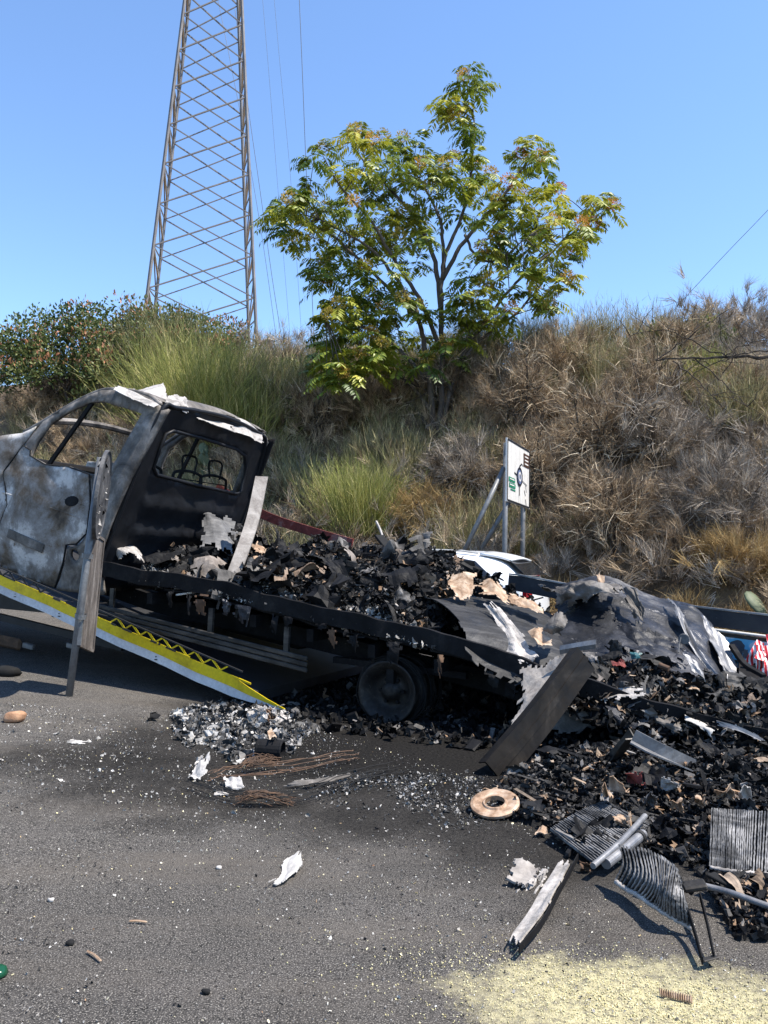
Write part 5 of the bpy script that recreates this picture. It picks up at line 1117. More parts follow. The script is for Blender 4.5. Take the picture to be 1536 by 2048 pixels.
scrap('blue_grey_sheet', 'folded grey sheet on top of the heap behind the cab', 'sheet', [[(400, 1025, 1.2), (440, 1022, 1.3), (478, 1045, 1.4)], [(400, 1060, .9), (440, 1062, 1.0), (475, 1070, 1.1)], [(395, 1095, .6), (440, 1105, .7), (465, 1105, .8)]], M_charG, seed=30, amp=.035, folds=16)
scrap('burnt_wrapping', 'pile of pale burnt wrapping by the cab corner', 'wrapping', [[(235, 1112, .35), (260, 1098, .4), (285, 1118, .4)], [(230, 1135, .2), (262, 1130, .2), (290, 1138, .2)]], M_ash, 22, 22, .06, 16, 31, .2)
plank('thin_rod', 'thin pale rod lying on the rail behind the cab', 'rod', S(352, 1190, .02), S(432, 1178, .1), .016, .016, M_steelw, seed=5, bend=.005)

# ---- torn sheets, from the vault to the tail
scrap('vaulted_sheet', 'dark metal sheet bent into a vault with a torn rim on the bed', 'sheet', [[(772, 1262, 1.25), (880, 1215, 1.3), (1010, 1200, 1.35), (1120, 1235, 1.4)], [(800, 1222, .98), (905, 1196, 1.05), (1030, 1212, 1.05), (1140, 1258, 1.05)], [(852, 1196, .66), (935, 1212, .75), (1040, 1240, .75), (1150, 1290, .75)], [(914, 1240, .25), (975, 1258, .28), (1055, 1297, .28), (1140, 1337, .28)], [(932, 1306, -.05), (962, 1338, -.06), (1000, 1358, -.07), (1036, 1374, -.08)]], M_vault, 44, 44, .008, 8, 41, .03, .008)
scrap('hanging_plate', 'dark charred plate hanging below the bed behind the fallen channel', 'plate', [[(1105, 1380, .05), (1150, 1400, .02), (1185, 1420, .0)], [(1100, 1430, .1), (1145, 1440, .05), (1188, 1440, .02)], [(1095, 1470, .1), (1130, 1470, .05), (1165, 1465, .02)]], M_charG, 20, 20, .015, 8, 42, .12)
scrap('white_ash_strip', 'white ash crusted strip running down over the vaulted sheet', 'strip', [[(962, 1204, .62), (976, 1198, .64), (992, 1204, .66)], [(990, 1245, .42), (1008, 1240, .42), (1030, 1246, .44)], [(1000, 1275, .26), (1030, 1272, .26), (1062, 1285, .26)], [(1005, 1298, .12), (1045, 1300, .1), (1078, 1312, .1)], [(1038, 1332, -.03), (1056, 1326, -.03), (1072, 1318, -.03)]], M_ash, 50, 24, .03, 26, 43, .08)
scrap('buff_plate', 'buff ribbed plate next to the ash crusted strip', 'plate', [[(1052, 1262, .3), (1085, 1252, .35)], [(1075, 1292, .1), (1112, 1290, .15)]], M_card, 16, 16, .02, 6, 44, .06)
scrap('curled_hood', 'grey curled flap standing up beside the buff plate', 'flap', [[(1108, 1222, .4), (1125, 1222, .4), (1138, 1240, .45)], [(1092, 1245, .3), (1112, 1248, .22), (1128, 1255, .3)], [(1088, 1262, .3), (1105, 1270, .25), (1122, 1268, .3)]], M_frame, 20, 20, .02, 6, 45, .05)
scrap('torn_panel', 'torn pale grey aluminium panel behind the fallen channel', 'panel', [[(1042, 1338, -.03), (1080, 1322, -.03), (1120, 1306, -.03), (1178, 1286, -.05)], [(1036, 1395, -.2), (1075, 1372, -.18), (1115, 1348, -.15), (1160, 1318, -.12)], [(1018, 1450, -.45), (1055, 1420, -.4), (1095, 1385, -.32), (1130, 1352, -.28)], [(985, 1525, -.85), (1015, 1490, -.75), (1050, 1455, -.62), (1090, 1415, -.5)]], M_board, 44, 34, .022, 20, 46, .09)
c0, c1 = G(990, 1552), S(1172, 1316, -.2); fw = nrm(c1 - c0); _m = CAM - c0; _m = nrm(_m - fw * (_m @ fw)); _s = np.array(sd); _s = nrm(_s - fw * (_s @ fw)); fn_ = nrm(_m - _s * .75); sd3 = nrm(np.cross(fw, fn_))     # the fallen channel
mb = MB(); P = cat_interp(np.array([c0 + [0, 0, .01], (c0 + c1) / 2 + [0, 0, -.02], c1]), 16, 0)
mb.extrude([(-.095, -.07), (-.087, -.07), (-.087, -.01), (-.03, -.01), (-.02, .012), (.02, .012), (.03, -.01), (.087, -.01), (.087, -.07), (.095, -.07), (.095, .004), (-.095, .004)], P, side=sd3); FC = obj('fallen_channel', mb.out(), M_chan, label='long grey aluminium channel fallen from the bed, one end on the road', cat='beam')
mb = MB(); mb.extrude([(-.03, 0), (0, .012), (.03, 0), (0, -.012)], cat_interp(np.array([S(1120, 1300, -.1), S(1160, 1293, -.12), S(1192, 1288, -.12)]), 8, 0), side=np.array([0, 0, 1.0])); obj('torn_tip', mb.out(), M_alu, FC)
scrap('great_sheet', 'large blue black crumpled metal sheet humped over the tail of the bed', 'sheet', [[(1108, 1178, 1.75), (1150, 1160, 1.75), (1205, 1150, 1.75), (1290, 1184, 1.8), (1385, 1212, 1.8), (1425, 1250, 1.8)], [(1110, 1215, 1.35), (1160, 1195, 1.4), (1230, 1195, 1.4), (1312, 1228, 1.4), (1400, 1265, 1.45), (1450, 1320, 1.5)], [(1112, 1260, .9), (1175, 1255, .95), (1250, 1262, 1.0), (1335, 1290, 1.0), (1420, 1330, 1.05), (1490, 1400, 1.1)], [(1118, 1296, .5), (1192, 1320, .5), (1270, 1335, .55), (1355, 1355, .55), (1445, 1405, .6), (1540, 1462, .6)]], M_char, 90, 110, .05, 40, 47, .035, .008, lo=.02, hi=.11)
scrap('crumpled_crest', 'crumpled grey metal crest along the top of the large sheet', 'sheet', [[(1106, 1192, 1.5), (1125, 1166, 1.5), (1160, 1150, 1.5), (1200, 1140, 1.5), (1240, 1158, 1.5)], [(1104, 1202, 1.2), (1135, 1182, 1.15), (1170, 1174, 1.15), (1210, 1168, 1.15), (1252, 1182, 1.15)], [(1125, 1222, 1.15), (1150, 1214, 1.1), (1178, 1208, 1.05), (1205, 1200, 1.05), (1248, 1210, 1.05)]], M_frame, 34, 54, .075, 34, 48, .16)
scrap('buff_tag', 'buff scrap stuck to the crumpled crest', 'scrap', [[(1190, 1150, 1.2), (1212, 1148, 1.2)], [(1196, 1172, 1.1), (1208, 1172, 1.1)]], M_card, 12, 12, .02, 6, 49, .1)
scrap('seam_strip', 'crumpled brown grey seam strip running down the large sheet', 'strip', [[(1232, 1160, 1.35), (1262, 1168, 1.35)], [(1245, 1195, 1.2), (1280, 1195, 1.2)], [(1262, 1225, 1.1), (1290, 1225, 1.1)], [(1268, 1245, 1.05), (1285, 1250, 1.05)]], M_frame, 34, 14, .05, 24, 50, .16)
scrap('folded_flank', 'pale folded metal flank at the tail beside the printed panel', 'sheet', [[(1398, 1222, 1.75), (1425, 1245, 1.7), (1462, 1280, 1.65)], [(1412, 1268, 1.5), (1445, 1290, 1.45), (1485, 1330, 1.4)], [(1432, 1325, 1.2), (1460, 1345, 1.15), (1490, 1360, 1.15)], [(1455, 1365, 1.0), (1490, 1395, .95), (1536, 1440, .9)]], M_alu, 40, 28, .05, 16, 51, .06)
plank('dark_spar', 'dark spar lying against the printed panel', 'spar', S(1462, 1290, 1.55), S(1528, 1352, 1.3), .05, .03, M_soot, seed=9)
scrap('flat_plate', 'grey flat plate sagging over the bed edge below the large sheet', 'plate', [[(1112, 1305, .48), (1200, 1335, .5), (1300, 1378, .5)], [(1125, 1350, .22), (1210, 1378, .22), (1300, 1385, .2)], [(1150, 1392, -.02), (1222, 1422, -.03), (1296, 1400, -.03)]], M_charG, 28, 34, .012, 8, 52, .07)
scrap('ash_fringe', 'white ash fringe on the torn lip of the flat plate', 'ash', [[(1190, 1385, .02), (1230, 1372, .1), (1292, 1376, .14)], [(1205, 1412, -.045), (1240, 1405, -.05), (1296, 1392, -.04)]], M_ash, 18, 34, .02, 16, 53, .2)
scrap('pale_lining', 'pale crumpled lining hanging over the bed rail at the tail', 'lining', [[(1362, 1420, .08), (1400, 1430, .08), (1442, 1452, .08)], [(1365, 1438, -.05), (1402, 1448, -.06), (1432, 1462, -.06)], [(1385, 1442, -.07), (1415, 1465, -.08), (1422, 1482, -.08)]], M_paper, 20, 24, .02, 8, 54, .08)
scrap('pale_trim', 'pale riveted trim strip along the tail rail', 'trim', [[(1428, 1438, -.02), (1480, 1452, -.02), (1530, 1478, -.02)], [(1432, 1452, -.03), (1482, 1466, -.03), (1530, 1488, -.03)]], M_alu, 8, 26, .008, 6, 55, .05)
def tail_z(P, l, r):
    t, w = P[:, 0], P[:, 1]; k_ = np.clip(w / .6, 0, 1); z = deck_z(t, w) + .02 + .15 * k_ * np.clip((t - 1.2) / .5, 0, 1) + .05 * np.abs(vnoise(P, 3, 77, 2)); return W(t, w, z + r.uniform(-.02, .04, len(P)))
tg, wg = np.meshgrid(np.linspace(1.4, 3.3, 50), np.linspace(.03, .6, 24), indexing='ij'); Pq = np.stack([tg.ravel(), wg.ravel()], 1); V = tail_z(Pq, 0, R(3)) - [0, 0, .02]
obj('tail_load', (V, grid_faces(50, 24), np.full(len(V), .3)), M_rub, label='black heap of burnt load on the tail of the bed', cat='debris', kind='stuff')
obj('tail_scraps', rubble(tail_z, [(1.4, .42), (1.85, .06), (3.2, .02), (3.2, .62), (1.6, .5)], 2400, 3200, 503, (.008, .04), (.025, .11), bright=.75, n3=110), M_rub, label='charred scraps strewn over the tail of the bed', cat='debris', kind='stuff')
q = []; r = R(760)
for i in range(46):
    t, w = r.uniform(1.5, 3.1), r.uniform(.06, .6); c = tail_z(np.array([[t, w]]), 0, r)[0] + [0, 0, .03]; M3 = rand_rot(1, r, .55)[0]; a_, b_ = r.uniform(.04, .16), r.uniform(.04, .12)
    V, F = sheet([[c - M3[0] * a_ - M3[1] * b_, c - M3[0] * a_ + M3[1] * b_], [c - M3[1] * b_ + M3[2] * .03, c + M3[1] * b_ + M3[2] * .05], [c + M3[0] * a_ - M3[1] * b_, c + M3[0] * a_ + M3[1] * b_]], 14, 12, .04, 12, 770 + i, .16, 0, .05, .3)
    q.append((V, F, np.full(len(V), r.random() ** .6)))
obj('tail_sheets', join(*q), M_rub, label='crumpled scorched sheets on the tail heap', cat='debris', kind='stuff')
obj('spilled_scraps', rubble(lambda P, l, r: W(P[:, 0], P[:, 1], deck_z(P[:, 0], 0 * P[:, 0]) + .03 + P[:, 1] * .9 + r.uniform(-.03, .03, len(P))), [(1.25, -.12), (3.0, -.14), (3.0, .1), (1.25, .1)], 500, 700, 505, (.008, .035), (.03, .12), bright=.8), M_rub, label='charred scraps spilling over the tail rail', cat='debris', kind='stuff')
scrap('warped_sheet', 'warped dark sheet draped over the tail rail by the channel', 'sheet', [[(1196, 1372, .3), (1250, 1392, .3), (1300, 1400, .3)], [(1200, 1408, -.05), (1250, 1425, -.06), (1305, 1432, -.06)], [(1215, 1440, -.1), (1255, 1462, -.13), (1300, 1458, -.1)]], M_char, 26, 30, .035, 14, 63, .13)
scrap('warped_sheet', 'warped brown grey sheet draped over the tail rail near the picture edge', 'sheet', [[(1300, 1398, .25), (1345, 1408, .25), (1372, 1420, .2)], [(1305, 1432, -.05), (1345, 1440, -.06), (1370, 1450, -.06)], [(1318, 1452, -.1), (1345, 1466, -.12), (1366, 1470, -.1)]], M_frame, 24, 26, .035, 14, 64, .15)
scrap('wavy_sheet', 'wavy dark sheet lying across the middle of the large sheet', 'sheet', [[(1225, 1235, 1.12), (1300, 1250, 1.1), (1380, 1285, 1.08)], [(1215, 1275, .9), (1295, 1290, .88), (1380, 1320, .86)], [(1235, 1302, .66), (1300, 1318, .64), (1365, 1338, .64)]], M_char, 40, 50, .05, 26, 65, .14, lo=.03, hi=.15)
scrap('peeled_skin', 'silvery peeled skin strip curling off the large sheet', 'strip', [[(1330, 1205, 1.6), (1360, 1215, 1.6)], [(1350, 1250, 1.3), (1382, 1262, 1.28)], [(1385, 1305, 1.05), (1410, 1318, 1.05)], [(1420, 1355, .9), (1440, 1368, .9)]], M_alu, 40, 14, .03, 14, 66, .14)
scrap('red_scrap', 'small red edged scrap at the foot of the large sheet', 'scrap', [[(1218, 1322, .4), (1250, 1318, .42)], [(1225, 1338, .3), (1255, 1332, .32)]], M_red, 12, 12, .03, 8, 56, .1)
scrap('teal_scrap', 'small teal scrap at the foot of the large sheet', 'scrap', [[(1255, 1302, .45), (1285, 1306, .47)], [(1262, 1318, .4), (1280, 1320, .4)]], plain('teal', (.02, .09, .10), .5), 10, 10, .02, 6, 57, .1)
scrap('buff_scrap', 'buff scrap in the middle of the tail heap', 'scrap', [[(1362, 1358, .35), (1400, 1375, .35)], [(1370, 1378, .25), (1402, 1388, .25)]], M_card, 12, 12, .02, 6, 58, .12)
scrap('curved_bracket', 'dark curved bracket at the upper end of the tail heap', 'bracket', [[(1360, 1305, .5), (1380, 1308, .5), (1395, 1325, .5)], [(1385, 1335, .4), (1405, 1350, .4), (1418, 1368, .4)]], M_alu, 12, 20, .03, 5, 59, .04)
cyl('copper_stub', 'short rusty stub in the tail heap', 'stub', S(1318, 1330, .4), S(1338, 1338, .38), .02, M_rust, False)
P = np.array([S(1357, 1305, .55), S(1358, 1288, .6), S(1362, 1274, .62)]); mb = MB(); mb.tube(P, .006, 5); mb.lathe(S(1368, 1278, .62), -B_, [(.001, .004), (.035, .004), (.04, 0), (.035, -.004), (.001, -.004)], 14); obj('round_tab', mb.out(), M_charG, label='small round tab on a wire against the large sheet', cat='tab')
# ================================================================== DEBRIS ON THE ROAD
def gp(l): return np.array([G(x, y)[:2] for x, y in l])
heap_poly = gp([(1000, 1562), (1100, 1548), (1220, 1520), (1380, 1510), (1560, 1515), (1680, 1600), (1660, 1900), (1470, 1880), (1430, 1800), (1390, 1740), (1290, 1700), (1160, 1715), (1090, 1660), (1010, 1635)])
def heap_h(P):
    "height of the debris mound on the road"
    c = G(1420, 1585)[:2]; d = (P - c) @ np.array([[A_[0], B_[0]], [A_[1], B_[1]]]); e = np.sqrt((d[:, 0] / 1.45) ** 2 + (d[:, 1] / .62) ** 2)
    return np.clip(1 - e, 0, 1) ** .8 * .16 + (vnoise(P, 2.5, 81, 3) * .5 + .5) * .035
def on_heap(P, l, r): return np.c_[P, heap_h(P) + r.uniform(0, .03, len(P))]
mn, mx = heap_poly.min(0), heap_poly.max(0); gx, gy = np.meshgrid(np.linspace(mn[0], mx[0], 90), np.linspace(mn[1], mx[1], 90), indexing='ij'); P = np.stack([gx.ravel(), gy.ravel()], 1)
ins = in_poly(P, heap_poly); F = grid_faces(90, 90); V = np.c_[P, np.where(ins, heap_h(P), -.02)]; F = F[ins[F].any(1)]; use = np.unique(F); mp_ = np.zeros(len(P), int); mp_[use] = np.arange(len(use))
obj('debris_mound', (V[use], mp_[F], np.full(len(use), .3)), M_rub, label='black mound of burnt debris on the road below the tail', cat='debris', kind='stuff')
obj('debris_scraps', rubble(on_heap, heap_poly, 6500, 5200, 601, (.004, .028), (.012, .065), n3=260, bright=.85), M_rub, label='charred scraps strewn over the road debris mound', cat='debris', kind='stuff')
q = []; r = R(660)
for i in range(70):
    P_ = r.uniform(heap_poly.min(0), heap_poly.max(0), (40, 2)); P_ = P_[in_poly(P_, heap_poly)][0]; c = np.r_[P_, heap_h(P_[None])[0] + .02]; M3 = rand_rot(1, r, .5)[0]; a_, b_ = r.uniform(.03, .12), r.uniform(.03, .09)
    V, F = sheet([[c - M3[0] * a_ - M3[1] * b_, c - M3[0] * a_ + M3[1] * b_], [c - M3[1] * b_ + M3[2] * .03, c + M3[1] * b_ + M3[2] * .04], [c + M3[0] * a_ - M3[1] * b_, c + M3[0] * a_ + M3[1] * b_]], 12, 10, .03, 10, 670 + i, .16, 0, .05, .3)
    q.append((V, F, np.full(len(V), r.random() ** .8)))
obj('debris_sheets', join(*q), M_rub, label='crumpled black sheets jumbled through the road debris mound', cat='debris', kind='stuff')
mid_poly = gp([(340, 1432), (400, 1412), (470, 1400), (510, 1412), (580, 1425), (640, 1462), (600, 1482), (585, 1510), (520, 1515), (470, 1530), (430, 1500), (400, 1490), (380, 1500), (350, 1470)])
def on_mid(P, l, r):
    c = G(490, 1445)[:2]; e = np.hypot((P[:, 0] - c[0]) / .8, (P[:, 1] - c[1]) / .55); return np.c_[P, road_zP(P) + np.clip(1 - e, 0, 1) * .03 + r.uniform(0, .016, len(P))]
obj('ash_pile', rubble(on_mid, mid_poly, 1700, 1900, 602, (.003, .014), (.012, .085), bright=1.9), M_ashrub, label='grey white ash pile by the low end of the ramp', cat='ash', kind='stuff')
glass_poly = gp([(600, 1560), (760, 1540), (960, 1555), (1000, 1640), (900, 1660), (760, 1650), (640, 1620)])
def flat0(P, l, r):
    j = vnoise(P, .9, 91, 3) + .5 * vnoise(P, 3.0, 92, 2) + r.normal(size=len(P)) * .35 < -.1     # gather the crumbs into drifts
    P = P.copy(); k_ = np.where(~j)[0]; P[j] = P[r.choice(k_, j.sum())] + r.normal(size=(j.sum(), 2)) * .05; return np.c_[P, road_zP(P) + r.uniform(.0, .008, len(P))]
obj('glass_crumbs', rubble(flat0, glass_poly, 1300, 500, 603, (.003, .010), (.008, .025), bright=2.4), M_ashrub, label='grey crumbs of glass and ash in front of the rear wheel', cat='debris', kind='stuff')
wide = gp([(-150, 1395), (560, 1440), (1000, 1560), (1500, 1900), (1700, 2100), (-200, 2100)])
M_grit = attr_mat('road_grit', [(0, (.012, .012, .012)), (.45, (.04, .038, .036)), (.5, (.16, .15, .14)), (.75, (.34, .32, .29)), (.86, (.60, .58, .54)), (.97, (.64, .56, .30)), (1, (.30, .16, .09))], .85, 0, None, .3)
obj('road_grit', rubble(flat0, wide, 15000, 500, 604, (.0010, .0042), (.005, .014)), M_grit, label='loose grit and ash crumbs scattered over the road', cat='grit', kind='stuff')
far_p = gp([(-150, 1400), (500, 1430), (700, 1480), (620, 1640), (-200, 1640)])
obj('pale_crumbs', rubble(flat0, far_p, 850, 200, 605, (.002, .009), (.008, .03), bright=.6), M_ashrub, label='pale ash crumbs scattered round the sign post foot', cat='ash', kind='stuff')
under = [tuple(W(t, w, 0)[:2]) for t, w in ((-1.2, -.45), (3.2, -.5), (3.2, 2.3), (-1.6, 2.3))]
obj('soot_scraps', rubble(lambda P, l, r: np.c_[P, road_zP(P) + r.uniform(0, .05, len(P))], under, 3200, 1500, 606, (.008, .05), (.03, .12), bright=1.6), M_rub, label='charred scraps lying in the shade under the bed', cat='debris', kind='stuff')

def gsheet(name, label, cat, rows, mt, nu=20, nv=20, amp=.01, folds=8, seed=1, tear=.12, solid=.003, z0=.0):
    "rows of (px, py, height above the road)"
    c = np.array([[G(x, y, h) for x, y, h in row] for row in rows]); c[..., 2] += z0
    return obj(name, sheet(c, nu, nv, amp, folds, seed, tear), mt, label=label, cat=cat, solid=solid)
# brake ring
c = G(990, 1607, .05); ax = nrm(np.array([-.15, -.28, 1.0])); mb = MB(); mb.lathe(c, ax, [(.058, -.012), (.115, -.014), (.122, -.006), (.122, .006), (.108, .010), (.064, .004), (.058, .012), (.05, .012), (.05, -.012)], 44, close=True)
obj('steel_ring', mb.out(), burnt('heat_tinted_ring', [(.3, (.10, .06, .04)), (.45, (.34, .22, .14)), (.6, (.50, .38, .28)), (.8, (.58, .50, .42))], 11, (.5, .75), .3, (.67, (.03, .03, .03)), .3, .003), label='tan heat tinted steel ring lying on the road before the channel foot', cat='ring', smooth=False)
gsheet('buff_scrap', 'buff scrap standing behind the steel ring', 'scrap', [[(965, 1575, .06), (1000, 1572, .06)], [(970, 1592, .0), (1005, 1590, .0)]], M_card, 12, 12, .02, 6, 9)
# finned radiator cores ---------------------------------------------------
def radiator(name, label, ctrl, nfin, mt, w_=.006, edge=None, tube_r=.007):
    C_ = np.asarray(ctrl, float); P = cat_interp(cat_interp(C_, nfin, 0), 26, 1); jr = R(nfin * 7); P = P + jr.normal(size=(nfin, 1, 3)) * .0011 + jr.normal(size=P.shape) * .0006; nm_ = nrm(np.cross(np.gradient(P, axis=0), np.gradient(P, axis=1))); nm_ = nm_ if (nm_.mean((0, 1)) @ (CAM - P.mean((0, 1)))) > 0 else -nm_
    base = P[0, 0] * [1, 1, 0]; t = thing(name, base, label, 'radiator'); mb = MB()
    for i in range(nfin):
        d = nrm(P[min(i + 1, nfin - 1)] - P[max(i - 1, 0)]); q = P[i]; V = np.concatenate([q - d * w_ / 2 - nm_[i] * .006, q + d * w_ / 2 - nm_[i] * .006, q + d * w_ / 2 + nm_[i] * .006, q - d * w_ / 2 + nm_[i] * .006])
        n = 26; F = [(a * n + j, a * n + j + 1, ((a + 1) % 4) * n + j + 1, ((a + 1) % 4) * n + j) for a in range(4) for j in range(n - 1)]
        obj('fin', (V, F), mt, t)
    obj('core_back', ((P - nm_ * .009).reshape(-1, 3), grid_faces(nfin, 26)), M_black, t, solid=.002)
    for e in (edge or []):
        q = P[:, e]; m2 = MB(); m2.tube(q, tube_r, 8); obj('header', m2.out(), M_ash, t, smooth=True)
    return t
H = lambda x, y, h: G(x, y, h)
radiator('flat_radiator', 'flat finned radiator core lying under the two tubes', [[H(1100, 1658, .06), H(1190, 1728, .03)], [H(1160, 1622, .07), H(1270, 1690, .05)], [H(1210, 1602, .07), H(1300, 1650, .07)]], 34, M_rad, .0058)
radiator('bent_radiator', 'bent finned radiator core standing curled on the road', [[H(1240, 1692, .16), H(1248, 1728, .12), H(1232, 1765, .06)], [H(1300, 1702, .18), H(1310, 1765, .13), H(1290, 1800, .05)], [H(1350, 1732, .19), H(1340, 1790, .13), H(1340, 1832, .045)], [H(1362, 1775, .15), H(1374, 1812, .10), H(1385, 1856, .03)]], 26, M_rad, .0066, [-1, ], .010)
radiator('upright_radiator', 'finned radiator core cut by the picture edge', [[H(1424, 1618, .17), H(1420, 1735, .05)], [H(1490, 1622, .17), H(1485, 1745, .05)], [H(1590, 1630, .18), H(1580, 1752, .05)]], 36, M_rad, .0052, [-1], .008)
def tubething(name, label, pts, rad, mt, n=16, hollow=False):
    P = np.array(pts); mb = MB(); mb.tube(cat_interp(P, 12, 0), rad, n); o_ = obj(name, mb.out(), mt, label=label, cat='tube', smooth=False)
    return o_
o_ = tubething('alu_tube', 'thinner aluminium tube lying over the flat radiator', [H(1186, 1732, .06), H(1240, 1685, .09), H(1290, 1632, .11)], .0125, M_alu)
o_ = tubething('alu_tube', 'thicker aluminium tube with a collar beside the flat radiator', [H(1212, 1728, .05), H(1250, 1698, .065), H(1286, 1668, .08)], .021, M_alu)
m2 = MB(); p0_, p1_ = H(1278, 1675, .077), H(1289, 1665, .082); m2.lathe(p0_, p1_ - p0_, [(.021, 0), (.025, .002), (.025, .022), (.021, .024)], 18); obj('collar', m2.out(), M_aluD, o_)
gsheet('rusty_plug', 'rusty crumpled plug at the low end of the two tubes', 'plug', [[(1158, 1722, .05), (1186, 1722, .05)], [(1162, 1748, .0), (1188, 1748, .0)]], M_rust, 12, 12, .03, 8, 12)
gsheet('tan_card', 'tan corrugated scrap standing on the flat radiator', 'cardboard', [[(1222, 1630, .12), (1250, 1625, .12)], [(1228, 1655, .07), (1255, 1650, .07)]], M_card, 14, 14, .02, 6, 13)
gsheet('tan_card', 'narrow tan scrap upright beside the thin tube', 'cardboard', [[(1256, 1622, .14), (1268, 1620, .14)], [(1252, 1655, .07), (1266, 1655, .07)]], M_card, 14, 10, .015, 6, 14)
gsheet('tan_card', 'small tan corrugated scraps at the left end of the flat radiator', 'cardboard', [[(1078, 1655, .02), (1095, 1655, .03)], [(1066, 1675, .004), (1098, 1676, .004)]], M_card, 12, 12, .015, 6, 15, .05, z0=.004)
# ash board and long strip
gsheet('ash_board', 'pale burnt board crumbling to ash on the road', 'board', [[(1030, 1718, .03), (1082, 1728, .03)], [(1012, 1765, .02), (1065, 1775, .02)]], M_board, 26, 26, .006, 12, 16, .10, .008, z0=.004)
gsheet('ash_board', 'broken white ash lump below the pale burnt board', 'board', [[(1035, 1772, .02), (1075, 1745, .03), (1100, 1730, .03)], [(1030, 1798, .005), (1062, 1790, .01), (1085, 1770, .02)]], M_ash, 24, 30, .03, 16, 17, .22, .008, z0=.004)
gsheet('ash_strip', 'long white ash covered strip curving over the road to a dark edge', 'strip', [[(1118, 1722, .02), (1085, 1772, .02), (1045, 1832, .02), (1018, 1884, .03)], [(1146, 1720, .035), (1114, 1776, .04), (1080, 1836, .045), (1036, 1890, .045)]], M_ash, 14, 60, .006, 20, 18, .05, .006)
P = np.array([H(1156, 1710, .04), H(1120, 1776, .04), H(1086, 1838, .045), H(1038, 1894, .045)]); mb = MB(); mb.extrude([(-.002, -.02), (.002, -.02), (.002, .006), (-.002, .006)], cat_interp(P, 30, 0)); obj('dark_edging', mb.out(), M_soot, label='thin dark edging strip along the long ash strip', cat='strip')
for i, (l, lab) in enumerate([([(1362, 1785, .12), (1385, 1850, .06), (1405, 1922, .03)], 'dark thin strip running down from the bent radiator'), ([(1400, 1790, .1), (1415, 1850, .07), (1428, 1912, .035)], 'second dark thin strip right of the bent radiator')]):
    P = cat_interp(np.array([H(*q) for q in l]), 20, 0); mb = MB(); mb.extrude([(-.002, -.013), (.002, -.013), (.002, .013), (-.002, .013)], P); obj('steel_strip', mb.out(), M_soot, label=lab, cat='strip')
mb = MB(); mb.bar(H(1404, 1921, .03), H(1434, 1913, .03), .02, .006); obj('foot_plate', mb.out(), M_aluD, label='small foot plate at the end of the two dark strips', cat='plate', bevel=.002)
tubething('burnt_pipe', 'pale pipe running through the debris under the picture edge radiator', [H(1410, 1772, .09), H(1460, 1785, .09), H(1536, 1812, .08), H(1580, 1822, .08)], .011, M_alu)
tubething('burnt_pipe', 'dark pipe lying above the pale pipe', [H(1300, 1742, .1), H(1350, 1760, .1), H(1385, 1785, .08)], .012, M_soot)
mb = MB(); mb.bar(H(1365, 1775, .09), H(1412, 1768, .11), .07, .02); obj('end_bracket', mb.out(), M_aluD, label='grey end bracket between the strips and the pale pipe', cat='bracket', bevel=.006)
plank('charred_board', 'charred board in the debris beside the bent radiator', 'board', H(1420, 1748, .08), H(1475, 1775, .07), .05, .012, M_black, seed=7, bend=.005)
# legs and bars among the mound
def angle_bar(l, label, a=.05, mt=None):
    P = np.array(l); mb = MB(); mb.extrude([(0, 0), (a, 0), (a, .008), (.008, .008), (.008, a), (0, a)], cat_interp(P, 10, 0)); obj('angle_bar', mb.out(), mt or M_aluD, label=label, cat='bar', group='angle bars under the tail')
angle_bar([H(1212, 1552, .02), H(1245, 1512, .16), H(1272, 1478, .28)], 'steep angle bar standing under the tail rail', .07)
angle_bar([H(1262, 1482, .28), H(1330, 1518, .2), H(1402, 1552, .1)], 'sloping angle bar running down from the steep one', .07, M_alu)
angle_bar([S(1428, 1482, .1), S(1448, 1512, .02), S(1470, 1545, -.05)], 'third bar leaning under the tail rail', .05)
for i, (x, y, s, sd_, mt, lab) in enumerate([(1270, 1560, 34, 31, M_red, 'pinkish red scrap at the foot of the steep bar'), (1235, 1572, 40, 32, M_card, 'brown curled scrap at the foot of the steep bar'), (1340, 1572, 42, 33, M_ash, 'pale grey folded scrap at the foot of the sloping bar'), (1215, 1588, 22, 34, M_card, 'tan scrap on the upper left of the mound'), (1450, 1590, 40, 35, M_card, 'pinkish tan scrap on the right of the mound'), (1490, 1588, 26, 36, M_paper, 'white scrap on the right of the mound'), (1355, 1612, 26, 37, M_card, 'tan scrap in the middle of the mound'), (1400, 1595, 22, 38, M_card, 'buff scrap near the top of the mound'), (1500, 1608, 30, 39, M_charG, 'grey curled scrap above the picture edge radiator'), (1300, 1600, 28, 40, M_charG, 'grey scrap left of the middle of the mound')]):
    h = .12 if y < 1600 else .09; gsheet('mound_scrap', lab, 'scrap', [[(x - s * .5, y - s * .4, h + .05), (x + s * .5, y - s * .3, h + .05)], [(x - s * .6, y, h), (x + s * .6, y + s * .1, h)], [(x - s * .4, y + s * .3, h - .03), (x + s * .5, y + s * .35, h - .03)]], mt, 16, 16, .03, 10, sd_ + 600)
